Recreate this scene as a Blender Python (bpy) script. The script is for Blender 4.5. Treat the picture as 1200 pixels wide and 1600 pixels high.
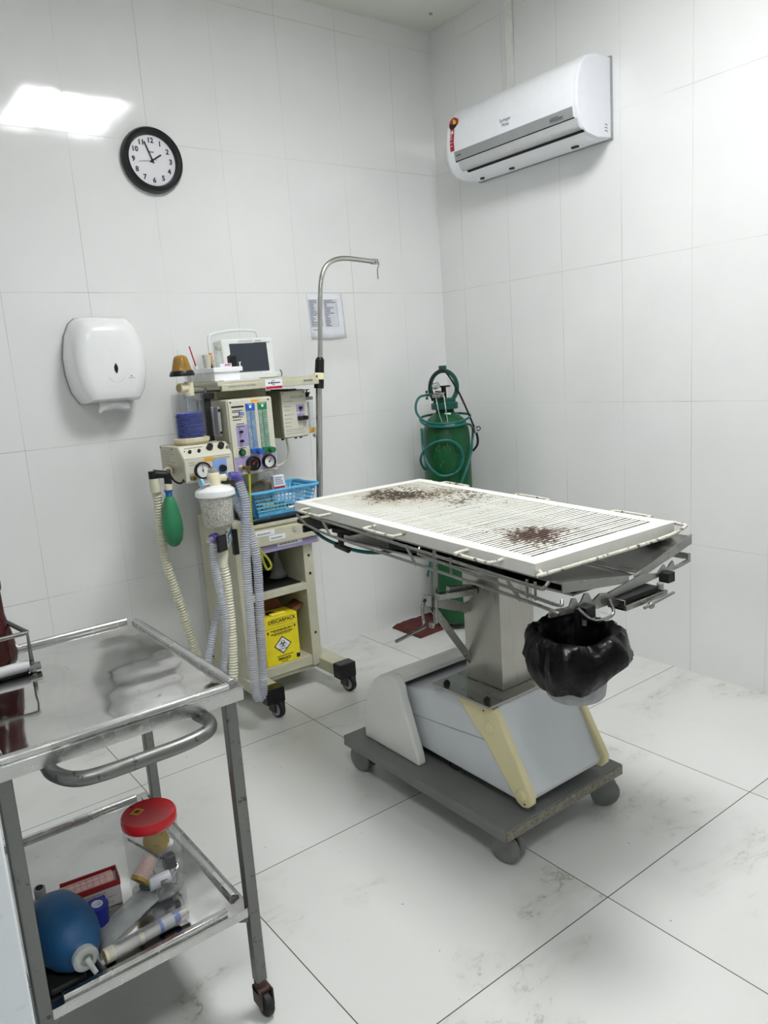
import bpy, bmesh, math, random
from mathutils import Vector, Matrix, noise

# ------------------------------------------------------------------ camera, light, exposure
for o in list(bpy.data.objects):
    bpy.data.objects.remove(o)
SC = bpy.context.scene
COL = SC.collection
SC.view_settings.view_transform = 'Standard'
SC.view_settings.look = 'None'
SC.view_settings.gamma = 1.0
SC.view_settings.use_curve_mapping = False
SC.view_settings.exposure = 0.25
PANEL_STRENGTH = 30.5

FW = Vector((0.58506, 0.78935, -0.18582)).normalized()
CR = Vector((0.79358, -0.60451, -0.06931)).normalized()
CU = CR.cross(FW).normalized()
cam = bpy.data.cameras.new('camera')
cam.sensor_fit = 'VERTICAL'; cam.sensor_height = 36.0
cam.lens = 1194.36 / 1600 * 36.0
cam.clip_start = 0.02
camo = bpy.data.objects.new('camera', cam); COL.objects.link(camo)
M = Matrix.Identity(4)
for i in range(3):
    M[i][0] = CR[i]; M[i][1] = CU[i]; M[i][2] = -FW[i]
M[0][3], M[1][3], M[2][3] = -2.858, -3.189, 1.375
camo.matrix_world = M
SC.camera = camo
W = bpy.data.worlds.new('world'); SC.world = W
W.use_nodes = True
W.node_tree.nodes['Background'].inputs[0].default_value = (0.8, 0.85, 0.9, 1)
W.node_tree.nodes['Background'].inputs[1].default_value = 0.15
try:
    SC.cycles.caustics_reflective = False; SC.cycles.caustics_refractive = False; SC.cycles.max_bounces = 14; SC.cycles.diffuse_bounces = 8
    SC.cycles.transparent_max_bounces = 24; SC.cycles.transmission_bounces = 12
except Exception:
    pass
R = math.radians
PI = math.pi

# ------------------------------------------------------------------ materials
def lin(c):
    r = []
    for v in c:
        v /= 255.0
        r.append(v / 12.92 if v <= 0.04045 else ((v + 0.055) / 1.055) ** 2.4)
    return (*r, 1.0)

class NT:
    def __init__(s, name):
        s.m = bpy.data.materials.new(name); s.m.use_nodes = True
        s.t = s.m.node_tree; s.b = s.t.nodes['Principled BSDF']
        s.pos = None
    def n(s, kind, **kw):
        nd = s.t.nodes.new(kind)
        for k, v in kw.items(): setattr(nd, k, v)
        return nd
    def l(s, a, b): s.t.links.new(a, b)
    def P(s):
        if s.pos is None: s.pos = s.n('ShaderNodeNewGeometry').outputs['Position']
        return s.pos
    def math(s, op, a, b=None, c=None):
        nd = s.n('ShaderNodeMath', operation=op)
        for i, v in enumerate((a, b, c)):
            if v is None: continue
            if isinstance(v, (int, float)): nd.inputs[i].default_value = v
            else: s.l(v, nd.inputs[i])
        return nd.outputs[0]
    def noise(s, scale, detail=3, rough=.5, vec=None, dist=0):
        nd = s.n('ShaderNodeTexNoise'); nd.inputs['Scale'].default_value = scale
        nd.inputs['Detail'].default_value = detail; nd.inputs['Roughness'].default_value = rough
        nd.inputs['Distortion'].default_value = dist
        s.l(vec or s.P(), nd.inputs['Vector'])
        return nd.outputs['Fac']
    def ramp(s, f, stops):
        nd = s.n('ShaderNodeMapRange'); nd.clamp = True
        (a, b), (c, d) = stops
        nd.inputs[1].default_value = a; nd.inputs[3].default_value = b
        nd.inputs[2].default_value = c; nd.inputs[4].default_value = d
        s.l(f, nd.inputs[0]); return nd.outputs[0]
    def mix(s, f, a, b):
        nd = s.n('ShaderNodeMix', data_type='RGBA')
        if isinstance(f, (int, float)): nd.inputs[0].default_value = f
        else: s.l(f, nd.inputs[0])
        for i, v in ((6, a), (7, b)):
            if isinstance(v, tuple): nd.inputs[i].default_value = v
            else: s.l(v, nd.inputs[i])
        return nd.outputs[2]
    def scale(s, v):
        nd = s.n('ShaderNodeMapping'); nd.inputs['Scale'].default_value = v
        s.l(s.P(), nd.inputs['Vector']); return nd.outputs[0]
    def bump(s, h, strength=.1, dist=.01):
        nd = s.n('ShaderNodeBump'); nd.inputs['Strength'].default_value = strength
        nd.inputs['Distance'].default_value = dist
        s.l(h, nd.inputs['Height']); s.l(nd.outputs[0], s.b.inputs['Normal'])

def pm(name, col, rough=.5, metal=0, var=.06, vs=30, bump=0, bs=60, trans=0, alpha=1, ior=1.45,
       spots=None, spotscale=40, spotth=.62, emit=0, coat=0, sss=0, spec=.5):
    s = NT(name); b = s.b
    c = lin(col)
    dark = tuple(x * (1 - var * 1.6) for x in c[:3]) + (1,)
    lite = tuple(min(1, x * (1 + var)) for x in c[:3]) + (1,)
    f = s.noise(vs, 3)
    colr = s.mix(s.ramp(f, ((.3, 0), (.7, 1))), dark, lite)
    if spots:
        g = s.noise(spotscale, 5, .65)
        colr = s.mix(s.ramp(g, ((spotth, 0), (spotth + .04, 1))), colr, lin(spots))
    s.l(colr, b.inputs['Base Color'])
    s.l(s.ramp(f, ((.2, max(0, rough - .05)), (.8, min(1, rough + .05)))), b.inputs['Roughness'])
    b.inputs['Metallic'].default_value = metal
    b.inputs['IOR'].default_value = ior
    b.inputs['Specular IOR Level'].default_value = spec
    b.inputs['Transmission Weight'].default_value = trans
    b.inputs['Alpha'].default_value = alpha
    b.inputs['Coat Weight'].default_value = coat
    if sss: b.inputs['Subsurface Weight'].default_value = sss; b.inputs['Subsurface Scale'].default_value = .01
    if emit:
        b.inputs['Emission Color'].default_value = c; b.inputs['Emission Strength'].default_value = emit
    if bump: s.bump(s.noise(bs, 4), bump, .003)
    return s.m

def tile_wall(name, axis, off, width=.321):
    s = NT(name)
    sep = s.n('ShaderNodeSeparateXYZ'); s.l(s.P(), sep.inputs[0])
    h = sep.outputs[axis]; z = sep.outputs[2]
    def line(v, o, w, hw):
        u = s.math('DIVIDE', s.math('ADD', v, o), w)
        fr = s.math('FRACT', u)
        d = s.math('MINIMUM', fr, s.math('SUBTRACT', 1.0, fr))
        return s.math('LESS_THAN', s.math('MULTIPLY', d, w), hw), s.math('FLOOR', u)
    lv, iv = line(h, off, width, .0008)
    lh, ih = line(z, .028, .591, .0010)
    g = s.math('MAXIMUM', lv, lh)
    dirt = s.noise(3, 4, .6)
    patch = s.ramp(s.noise(2.3, 2, .5), ((.40, .18), (.66, .85)))
    base = s.mix(s.ramp(dirt, ((.35, 0), (.7, 1))), lin((226, 227, 226)), lin((230, 231, 230)))
    col = s.mix(s.math('MULTIPLY', g, patch), base, lin((146, 145, 138)))
    s.l(col, s.b.inputs['Base Color'])
    s.l(s.math('ADD', s.math('MULTIPLY', g, .5), .07), s.b.inputs['Roughness'])
    wn = s.n('ShaderNodeTexWhiteNoise', noise_dimensions='2D')
    cmb = s.n('ShaderNodeCombineXYZ'); s.l(iv, cmb.inputs[0]); s.l(ih, cmb.inputs[1]); s.l(cmb.outputs[0], wn.inputs['Vector'])
    tilt = s.math('MULTIPLY', s.math('SUBTRACT', wn.outputs['Value'], .5), .004)
    tl = s.math('MULTIPLY', tilt, s.math('ADD', h, z))
    wob = s.math('MULTIPLY', s.noise(7, 2), .0007)
    fin = s.math('MULTIPLY', s.noise(90, 2), .00003)
    b = s.n('ShaderNodeBump'); b.inputs['Strength'].default_value = 1; b.inputs['Distance'].default_value = 1
    s.l(s.math('ADD', s.math('ADD', tl, wob), fin), b.inputs['Height'])
    s.l(b.outputs[0], s.b.inputs['Normal'])
    s.b.inputs['IOR'].default_value = 1.5
    return s.m

def marble_floor():
    s = NT('marble_floor_tile')
    sep = s.n('ShaderNodeSeparateXYZ'); s.l(s.P(), sep.inputs[0])
    def line(v, o, w, hw):
        u = s.math('DIVIDE', s.math('ADD', v, o), w)
        fr = s.math('FRACT', u)
        d = s.math('MINIMUM', fr, s.math('SUBTRACT', 1.0, fr))
        return s.math('LESS_THAN', s.math('MULTIPLY', d, w), hw), s.math('FLOOR', u)
    lx, ix = line(sep.outputs[0], .708, .71, .0014)
    ly, iy = line(sep.outputs[1], .672, .71, .0014)
    g = s.math('MAXIMUM', lx, ly)
    # per tile offset so that the veins break at the joints
    cmb = s.n('ShaderNodeCombineXYZ'); s.l(ix, cmb.inputs[0]); s.l(iy, cmb.inputs[1])
    wn = s.n('ShaderNodeTexWhiteNoise', noise_dimensions='2D'); s.l(cmb.outputs[0], wn.inputs['Vector'])
    sc = s.n('ShaderNodeVectorMath', operation='SCALE'); s.l(wn.outputs['Color'], sc.inputs[0]); sc.inputs['Scale'].default_value = 30
    ad = s.n('ShaderNodeVectorMath', operation='ADD'); s.l(s.P(), ad.inputs[0]); s.l(sc.outputs[0], ad.inputs[1])
    mp = s.n('ShaderNodeMapping'); mp.inputs['Rotation'].default_value = (0, 0, R(38)); mp.inputs['Scale'].default_value = (1.0, 2.6, 1)
    s.l(ad.outputs[0], mp.inputs['Vector'])
    n1 = s.noise(1.7, 8, .62, mp.outputs[0], .35)
    ridge = s.math('ABSOLUTE', s.math('SUBTRACT', n1, .5))
    vein = s.ramp(ridge, ((0, 1), (.011, 0)))
    mask = s.ramp(s.noise(2.6, 3, .6, ad.outputs[0]), ((.5, 0), (.66, 1)))
    fine = s.ramp(s.noise(28, 3, .6, ad.outputs[0]), ((.42, 0), (.6, 1)))
    v = s.math('MULTIPLY', s.math('MULTIPLY', vein, mask), fine)
    haze = s.math('MULTIPLY', s.ramp(ridge, ((0, 1), (.09, 0))), s.math('MULTIPLY', mask, .22))
    vv = s.math('MINIMUM', s.math('ADD', s.math('MULTIPLY', v, .6), haze), 1.0)
    cloud = s.ramp(s.noise(1.1, 3, .5, ad.outputs[0]), ((.35, 0), (.7, 1)))
    base = s.mix(cloud, lin((210, 211, 207)), lin((219, 220, 217)))
    col = s.mix(vv, base, lin((128, 120, 104)))
    sp = s.math('GREATER_THAN', s.noise(60, 1, .5), .80)
    col = s.mix(s.math('MULTIPLY', sp, .5), col, lin((60, 55, 50)))
    col = s.mix(g, col, lin((74, 72, 66)))
    s.l(col, s.b.inputs['Base Color'])
    s.l(s.math('ADD', s.math('MULTIPLY', g, .4), .30), s.b.inputs['Roughness'])
    s.bump(s.noise(25, 2), .04, .002)
    return s.m

def stained_white():
    s = NT('stained_white_paint')
    white = lin((232, 231, 222))
    # soil has a shape of its own: two patches where animals lie
    def blob(cx, cy, rx, ry):
        sep = s.n('ShaderNodeSeparateXYZ'); s.l(s.P(), sep.inputs[0])
        dx = s.math('DIVIDE', s.math('ADD', sep.outputs[0], -cx), rx)
        dy = s.math('DIVIDE', s.math('ADD', sep.outputs[1], -cy), ry)
        d = s.math('SQRT', s.math('ADD', s.math('MULTIPLY', dx, dx), s.math('MULTIPLY', dy, dy)))
        return s.ramp(d, ((0.0, 1), (1, 0)))
    fine = s.noise(75, 5, .7)
    big = s.noise(9, 4, .6)
    b1 = blob(-1.24, -1.10, .26, .24); b2 = blob(-1.36, -1.83, .24, .30); b3 = blob(-1.12, -1.30, .34, .44)
    def spots(b, k):
        t = s.math('ADD', s.math('MULTIPLY', b, k), s.math('ADD', s.math('MULTIPLY', fine, 1.25), s.math('MULTIPLY', big, .55)))
        return s.ramp(t, ((1.22, 0), (1.30, 1)))
    f1 = spots(b1, .56); f2 = spots(b2, .46); f3 = spots(b3, .40)
    soft = s.math('MULTIPLY', s.math('MULTIPLY', b1, 1.3), s.ramp(big, ((.35, 0), (.6, 1))))
    soft2 = s.math('MULTIPLY', s.math('MULTIPLY', b2, .6), s.ramp(big, ((.4, 0), (.65, 1))))
    col = s.mix(s.math('MINIMUM', soft, 1.0), white, lin((178, 162, 128)))
    col = s.mix(soft2, col, lin((190, 172, 158)))
    col = s.mix(f3, col, lin((110, 95, 70)))
    col = s.mix(f1, col, lin((62, 46, 26)))
    col = s.mix(f2, col, lin((76, 46, 34)))
    s.l(col, s.b.inputs['Base Color']); s.b.inputs['Roughness'].default_value = .42
    return s.m

def brushed(name, col, rough, vec, sc=1, metal=1, bump=.05, spots=None):
    s = NT(name)
    v = s.scale(vec)
    f = s.noise(40 * sc, 4, .6, v)
    big = s.noise(5, 4, .6)
    c = lin(col)
    cc = s.mix(f, tuple(x * .8 for x in c[:3]) + (1,), tuple(min(1, x * 1.12) for x in c[:3]) + (1,))
    cc = s.mix(s.ramp(big, ((.45, 0), (.75, .5))), cc, tuple(x * .65 for x in c[:3]) + (1,))
    if spots:
        cc = s.mix(s.ramp(s.noise(38, 5, .7), ((.6, 0), (.66, .85))), cc, lin(spots))
    s.l(cc, s.b.inputs['Base Color'])
    s.l(s.ramp(f, ((.2, max(.02, rough - .08)), (.8, rough + .08))), s.b.inputs['Roughness'])
    s.b.inputs['Metallic'].default_value = metal
    s.bump(f, bump, .001)
    return s.m

def wavy_steel(name, col, rough):
    s = NT(name)
    c = lin(col)
    n = s.noise(7, 3, .55, None, .6)
    cc = s.mix(s.ramp(n, ((.4, 0), (.7, 1))), c, tuple(x * .8 for x in c[:3]) + (1,))
    dirt = s.ramp(s.noise(26, 5, .7), ((.66, 0), (.72, .6)))
    cc = s.mix(dirt, cc, lin((120, 110, 95)))
    s.l(cc, s.b.inputs['Base Color'])
    s.l(s.ramp(s.noise(12, 4), ((.3, rough * .6), (.7, rough * 1.5))), s.b.inputs['Roughness'])
    s.b.inputs['Metallic'].default_value = 1
    b = s.n('ShaderNodeBump'); b.inputs['Strength'].default_value = 1; b.inputs['Distance'].default_value = 1
    s.l(s.math('MULTIPLY', s.noise(4.5, 2, .5), .006), b.inputs['Height']); s.l(b.outputs[0], s.b.inputs['Normal'])
    return s.m

def clear(name, col=(235, 240, 240), alpha=.25, rough=.15):
    s = NT(name)
    c = lin(col)
    s.l(s.mix(s.noise(40, 2), c, tuple(x * .92 for x in c[:3]) + (1,)), s.b.inputs['Base Color'])
    s.b.inputs['Roughness'].default_value = rough
    s.b.inputs['Alpha'].default_value = alpha
    s.b.inputs['IOR'].default_value = 1.45
    return s.m

def emission(name, col, st):
    s = NT(name)
    s.b.inputs['Base Color'].default_value = lin(col)
    s.b.inputs['Emission Color'].default_value = lin(col)
    s.l(s.ramp(s.noise(5, 1), ((0, st * .99), (1, st * 1.01))), s.b.inputs['Emission Strength'])
    return s.m

MT = dict(
    darkprint=pm('dark_grey_print', (96, 98, 102), .6), wl=tile_wall('glazed_wall_tile_left', 0, .266), wr=tile_wall('glazed_wall_tile_right', 1, .176),
    dimwall=pm('white_painted_wall', (186, 187, 188), .7, var=.03, vs=2), plaster=pm('white_plaster', (216, 216, 208), .7, var=.02, vs=2, bump=.1, bs=120),
    floor=marble_floor(), lamp=emission('led_diffuser', (251, 252, 253), PANEL_STRENGTH),
    white=pm('white_plastic', (236, 237, 238), .22, var=.01, coat=.3), whitem=pm('matt_white_plastic', (228, 228, 224), .45, var=.03),
    acw=pm('air_conditioner_white', (238, 240, 244), .36, var=.01), acside=pm('air_conditioner_side', (224, 226, 232), .45, var=.01),
    grey=pm('mid_grey_plastic', (150, 153, 153), .4, var=.03), lgrey=pm('light_grey_plastic', (196, 198, 198), .4, var=.02),
    black=pm('black_plastic', (14, 14, 16), .35, var=.1), rubber=pm('black_rubber', (24, 24, 25), .6, var=.1),
    darkgap=pm('dark_gap', (20, 20, 20), .7, var=.1), ink=pm('black_ink', (26, 26, 30), .6, var=.05), greyink=pm('grey_ink', (120, 120, 126), .6, var=.05),
    paper=pm('white_paper', (226, 229, 236), .7, var=.02), tissue=pm('tissue_paper', (236, 236, 236), .8, var=.02, bump=.3, bs=40),
    red=pm('red_print', (178, 30, 44), .45, var=.05), yel=pm('yellow_print', (228, 196, 40), .5, var=.05),
    orange=pm('orange_sticker', (226, 160, 40), .5, var=.05),
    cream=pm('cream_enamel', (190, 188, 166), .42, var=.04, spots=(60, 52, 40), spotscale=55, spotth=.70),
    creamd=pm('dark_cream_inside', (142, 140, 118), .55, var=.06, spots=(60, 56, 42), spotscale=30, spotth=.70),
    fascia=pm('cream_fascia', (204, 202, 186), .4, var=.02), lilac=pm('lilac_print', (160, 150, 190), .5, var=.03),
    lblue=pm('pale_blue_print', (130, 160, 214), .5, var=.03),
    bluep=pm('blue_print', (38, 92, 178), .4, var=.04), greenp=pm('green_print', (24, 118, 66), .4, var=.04),
    blueb=pm('bellows_blue', (16, 48, 168), .35, var=.1), beige=pm('beige_plastic', (214, 206, 176), .4, var=.04),
    tube_b=pm('flow_tube_blue', (132, 152, 168), .25, var=.12, vs=80), tube_g=pm('flow_tube_green', (132, 156, 142), .25, var=.12, vs=80),
    purple=pm('purple_connector', (84, 76, 150), .35, var=.05), teal=pm('teal_print', (22, 98, 112), .35, var=.06),
    bag=pm('green_rubber', (44, 122, 82), .45, var=.08, vs=12), blueneck=pm('blue_neck', (38, 98, 150), .45),
    granule=pm('soda_lime', (196, 194, 184), .6, var=.42, vs=170, bump=.5, bs=200), canw=clear('frosted_canister', (226, 226, 220), .22, .3), dome=clear('bellows_dome_plastic', (190, 198, 206), .10, .06),
    hosec=clear('clear_hose', (206, 210, 220), .55, .2), hosew=pm('white_hose', (222, 220, 200), .45, var=.05),
    hoseb=pm('beige_hose', (202, 200, 178), .45, var=.05), yhose=pm('yellow_green_hose', (172, 176, 60), .35, var=.05),
    shelfb=brushed('dark_blue_steel_shelf', (70, 84, 96), .3, (1, 6, 1)),
    steel=brushed('brushed_steel', (178, 176, 168), .32, (6, 6, .3), spots=None),
    steelh=brushed('steel_sheet', (160, 160, 156), .3, (1, .2, 1)),
    rod=brushed('steel_rod', (150, 150, 146), .3, (1, 1, 1)),
    pole=brushed('steel_pole', (196, 194, 188), .22, (3, 3, .3)),
    galv=brushed('galvanised_steel', (126, 128, 125), .42, (1, 1, 1), spots=(72, 70, 66)),
    tray=wavy_steel('wavy_steel_tray', (206, 205, 202), .06), tray2=wavy_steel('wavy_steel_shelf', (196, 196, 194), .14),
    rail=brushed('steel_rail', (205, 206, 204), .25, (1, 1, 1)),
    grate=stained_white(), gframe=pm('chipped_white_paint', (232, 232, 224), .38, var=.02, spots=(96, 78, 56), spotscale=46, spotth=.70),
    ghandle=pm('worn_white_handle', (208, 204, 192), .45, var=.06, spots=(92, 78, 60), spotscale=60, spotth=.56),
    basegrey=pm('base_grey_paint', (112, 113, 111), .5, var=.06, vs=9), chipboard=pm('worn_edge', (128, 124, 112), .8, var=.25, vs=120),
    cover=pm('white_fibreglass', (218, 219, 213), .4, var=.03, vs=6), boxg=pm('grey_white_enamel', (200, 204, 207), .4, var=.03, vs=6),
    yellowed=pm('yellowed_plastic', (216, 208, 164), .45, var=.04, vs=6), castg=pm('grey_caster', (112, 113, 112), .5, var=.08),
    binbag=pm('black_bin_liner', (2, 2, 3), .30, var=.2, bump=.8, bs=38, spec=.22), pail=pm('frosted_grey_pail', (150, 152, 154), .5, var=.1, vs=60),
    cylg=pm('green_gas_cylinder', (6, 76, 38), .32, var=.12, vs=10, spots=(6, 52, 28), spotscale=24, spotth=.66),
    cylt=pm('dark_teal_paint', (14, 82, 68), .4, var=.1), hoseg=pm('green_teal_hose', (16, 98, 94), .3, var=.05),
    chrome=brushed('chrome', (210, 210, 210), .12, (1, 1, 1)), brass=pm('brass', (150, 128, 76), .35, metal=1, var=.15),
    rug=pm('brown_red_rug', (92, 46, 42), .95, var=.3, vs=140, bump=.8, bs=160, spots=(34, 20, 20), spotscale=60, spotth=.58),
    basket=pm('sky_blue_plastic', (92, 176, 222), .4, var=.04), screen=pm('dark_screen', (50, 55, 66), .12, var=.04),
    monitor=pm('monitor_white', (224, 228, 226), .4, var=.02), amber=pm('amber_mask', (158, 116, 26), .2, var=.15, alpha=.80),
    ysharps=pm('sharps_yellow', (232, 214, 34), .45, var=.04), kraft=pm('brown_cardboard', (118, 76, 48), .8, var=.1), glass=clear('clear_glass', (225, 235, 232), .32, .05),
    clearp=clear('clear_plastic', (200, 205, 206), .14, .08), bottlered=pm('oxblood_plastic', (62, 15, 15), .25, var=.12, vs=8),
    jarred=pm('red_jar_lid', (196, 22, 36), .3, var=.05), ambu=pm('blue_silicone', (16, 72, 114), .5, var=.08, vs=7),
    ambud=pm('grey_clear_valve', (176, 180, 176), .25, var=.1, alpha=.8), tapeb=pm('blue_tape', (24, 40, 140), .5, var=.06),
    gauze=pm('gauze_roll', (226, 196, 188), .85, var=.08, vs=160, bump=.4, bs=200), carton=pm('printed_carton_white', (222, 214, 212), .6, var=.04),
    cartonr=pm('printed_carton_red', (160, 40, 40), .6, var=.06), syringe=clear('syringe_barrel', (226, 224, 214), .6, .2),
    pinkred=pm('magenta_red', (186, 36, 74), .4), cabinet=pm('smooth_white_enamel', (214, 220, 224), .3, var=.01),
    film=clear('clear_film', (214, 220, 222), .30, .12), tape=pm('yellowed_tape', (226, 220, 180), .6, var=.06), perf=None,
)
def perforated():
    s = NT('perforated_steel')
    v = s.n('ShaderNodeTexVoronoi', voronoi_dimensions='2D'); v.inputs['Scale'].default_value = 120; v.inputs['Randomness'].default_value = 0
    s.l(s.P(), v.inputs['Vector'])
    hole = s.math('LESS_THAN', v.outputs['Distance'], .26)
    s.l(s.mix(hole, lin((150, 150, 146)), lin((36, 36, 34))), s.b.inputs['Base Color'])
    s.l(s.math('SUBTRACT', 1.0, hole), s.b.inputs['Metallic'])
    s.b.inputs['Roughness'].default_value = .35
    return s.m
MT['perf'] = perforated()

# ------------------------------------------------------------------ mesh helpers
ORG = {}
def basis(d):
    d = Vector(d).normalized()
    a = Vector((0, 0, 1)) if abs(d.z) < .9 else Vector((1, 0, 0))
    x = a.cross(d).normalized(); return x, d.cross(x).normalized(), d

def smooth(pts, k=6, closed=False):
    P = [Vector(p) for p in pts]; n = len(P); out = []
    rng = range(n) if closed else range(n - 1)
    for i in rng:
        p1, p2 = P[i], P[(i + 1) % n]
        p0 = P[(i - 1) % n] if (closed or i > 0) else p1 * 2 - p2
        p3 = P[(i + 2) % n] if (closed or i + 2 < n) else p2 * 2 - p1
        for j in range(k):
            t = j / k
            out.append(.5 * ((2 * p1) + (p2 - p0) * t + (2 * p0 - 5 * p1 + 4 * p2 - p3) * t * t + (3 * p1 - p0 - 3 * p2 + p3) * t ** 3))
    if not closed: out.append(P[-1])
    return out

class MB:
    def __init__(s): s.bm = bmesh.new()
    def face(s, vs):
        try: return s.bm.faces.new(vs)
        except ValueError: return None
    def bx(s, x0, x1, y0, y1, z0, z1, M=None):
        v = [s.bm.verts.new(p) for p in ((x0,y0,z0),(x1,y0,z0),(x1,y1,z0),(x0,y1,z0),(x0,y0,z1),(x1,y0,z1),(x1,y1,z1),(x0,y1,z1))]
        if M is not None:
            for q in v: q.co = M @ q.co
        for f in ((3,2,1,0),(4,5,6,7),(0,1,5,4),(1,2,6,5),(2,3,7,6),(3,0,4,7)): s.face([v[i] for i in f])
        return s
    def beam(s, p0, p1, w, h, up=(0, 0, 1)):
        p0, p1 = Vector(p0), Vector(p1); d = (p1 - p0); L = d.length; d.normalize()
        x = Vector(up).cross(d)
        if x.length < 1e-4: x = Vector((1, 0, 0)).cross(d)
        x.normalize(); y = d.cross(x)
        Mx = Matrix.Identity(4)
        for i in range(3): Mx[i][0] = x[i]; Mx[i][1] = y[i]; Mx[i][2] = d[i]; Mx[i][3] = p0[i]
        return s.bx(-w/2, w/2, -h/2, h/2, 0, L, Mx)
    def quadprism(s, a, b, c, d, th):
        """four corners, thickened along their normal"""
        P = [Vector(p) for p in (a, b, c, d)]; nrm = (P[1]-P[0]).cross(P[3]-P[0]).normalized() * th
        v = [s.bm.verts.new(p) for p in P] + [s.bm.verts.new(p + nrm) for p in P]
        for f in ((3,2,1,0),(4,5,6,7),(0,1,5,4),(1,2,6,5),(2,3,7,6),(3,0,4,7)): s.face([v[i] for i in f])
        return s
    def ring(s, c, x, y, r, n, ry=None):
        return [s.bm.verts.new(Vector(c) + x * (r * math.cos(2*PI*i/n)) + y * ((ry or r) * math.sin(2*PI*i/n))) for i in range(n)]
    def skin(s, rings, caps=True, closed=False):
        m = len(rings); n = len(rings[0])
        for k in range(m if closed else m - 1):
            a, b = rings[k], rings[(k + 1) % m]
            for i in range(n): s.face([a[i], a[(i+1) % n], b[(i+1) % n], b[i]])
        if caps and not closed:
            s.face(rings[0][::-1]); s.face(rings[-1])
        return s
    def cyl(s, p0, p1, r0, r1=None, n=20, caps=True):
        x, y, d = basis(Vector(p1) - Vector(p0))
        return s.skin([s.ring(p0, x, y, r0, n), s.ring(p1, x, y, r0 if r1 is None else r1, n)], caps)
    def lathe(s, prof, o=(0, 0, 0), axis=(0, 0, 1), n=28, caps=True, sx=1, sy=1):
        x, y, d = basis(axis); o = Vector(o)
        return s.skin([s.ring(o + d * h, x, y, max(r, 1e-5) * sx, n, max(r, 1e-5) * sy) for r, h in prof], caps)
    def tube(s, pts, r, n=10, closed=False, rf=None):
        P = [Vector(p) for p in pts]; m = len(P); rings = []; x = None
        for i in range(m):
            if closed: d = P[(i+1) % m] - P[i-1]
            else: d = P[min(i+1, m-1)] - P[max(i-1, 0)]
            d.normalize()
            if x is None: x = basis(d)[0]
            x = (x - d * x.dot(d)).normalized(); y = d.cross(x)
            rings.append(s.ring(P[i], x, y, rf(i) if rf else r, n))
        return s.skin(rings, True, closed)
    def hose(s, pts, r, pitch=.009, amp=.26, n=12):
        P = smooth(pts, 40); L = [0]
        for i in range(1, len(P)): L.append(L[-1] + (P[i] - P[i-1]).length)
        m = int(L[-1] / pitch * 4); Q = []; j = 0
        for k in range(m + 1):
            t = L[-1] * k / m
            while j < len(L) - 2 and L[j+1] < t: j += 1
            f = (t - L[j]) / max(1e-9, L[j+1] - L[j]); Q.append(P[j].lerp(P[j+1], min(1, f)))
        return s.tube(Q, r, n, rf=lambda i: r * (1 + amp * (1, .2, -1, .2)[i % 4] * .6))
    def prism(s, pts, axis, a0, a1):
        def mk(p, a):
            if axis == 'x': return (a, p[0], p[1])
            if axis == 'y': return (p[0], a, p[1])
            return (p[0], p[1], a)
        A = [s.bm.verts.new(mk(p, a0)) for p in pts]; B = [s.bm.verts.new(mk(p, a1)) for p in pts]
        n = len(pts)
        for i in range(n): s.face([A[i], A[(i+1) % n], B[(i+1) % n], B[i]])
        s.face(A[::-1]); s.face(B); return s
    def ball(s, c, r, sx=1, sy=1, sz=1, n=18):
        m = bmesh.ops.create_uvsphere(s.bm, u_segments=n, v_segments=max(8, n * 2 // 3), radius=r)
        for v in m['verts']: v.co = Vector((v.co.x * sx, v.co.y * sy, v.co.z * sz)) + Vector(c)
        return s
    def text(s, body, size, o, ux, uy, depth=.0006, align='CENTER', bold=0):
        cu = bpy.data.curves.new('lettering', 'FONT'); cu.body = body; cu.size = size; cu.align_x = align; cu.align_y = 'CENTER'
        cu.extrude = depth / 2; cu.offset = bold; cu.resolution_u = 3
        ob = bpy.data.objects.new('lettering', cu); COL.objects.link(ob)
        dg = bpy.context.evaluated_depsgraph_get(); dg.update()
        me = bpy.data.meshes.new_from_object(ob.evaluated_get(dg))
        ux, uy = Vector(ux).normalized(), Vector(uy).normalized(); uz = ux.cross(uy)
        Mx = Matrix.Identity(4)
        for i in range(3): Mx[i][0] = ux[i]; Mx[i][1] = uy[i]; Mx[i][2] = uz[i]; Mx[i][3] = o[i]
        me.transform(Mx); s.bm.from_mesh(me)
        bpy.data.objects.remove(ob); bpy.data.curves.remove(cu); bpy.data.meshes.remove(me)
        return s
    def move(s, M):
        for v in s.bm.verts: v.co = M @ v.co
        return s
    def build(s, name, mat, parent=None, bevel=0, ang=38, org=None, seg=2, flat=False, subd=0):
        bmesh.ops.recalc_face_normals(s.bm, faces=s.bm.faces)
        me = bpy.data.meshes.new(name)
        if parent is not None: off = ORG[parent]
        else: off = Vector(org) if org is not None else Vector((0, 0, 0))
        for v in s.bm.verts: v.co -= off
        if not flat:
            for f in s.bm.faces: f.smooth = True
        s.bm.to_mesh(me); s.bm.free()
        if not flat: me.set_sharp_from_angle(angle=R(ang))
        me.materials.append(mat if not isinstance(mat, str) else MT[mat])
        o = bpy.data.objects.new(name, me); COL.objects.link(o)
        ORG[o] = off
        if parent is not None: o.parent = parent
        else: o.location = off
        if bevel:
            b = o.modifiers.new('bevel', 'BEVEL'); b.width = bevel; b.segments = seg; b.limit_method = 'ANGLE'; b.angle_limit = R(40)
        if subd:
            q = o.modifiers.new('subd', 'SUBSURF'); q.levels = subd; q.render_levels = subd
        return o

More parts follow.
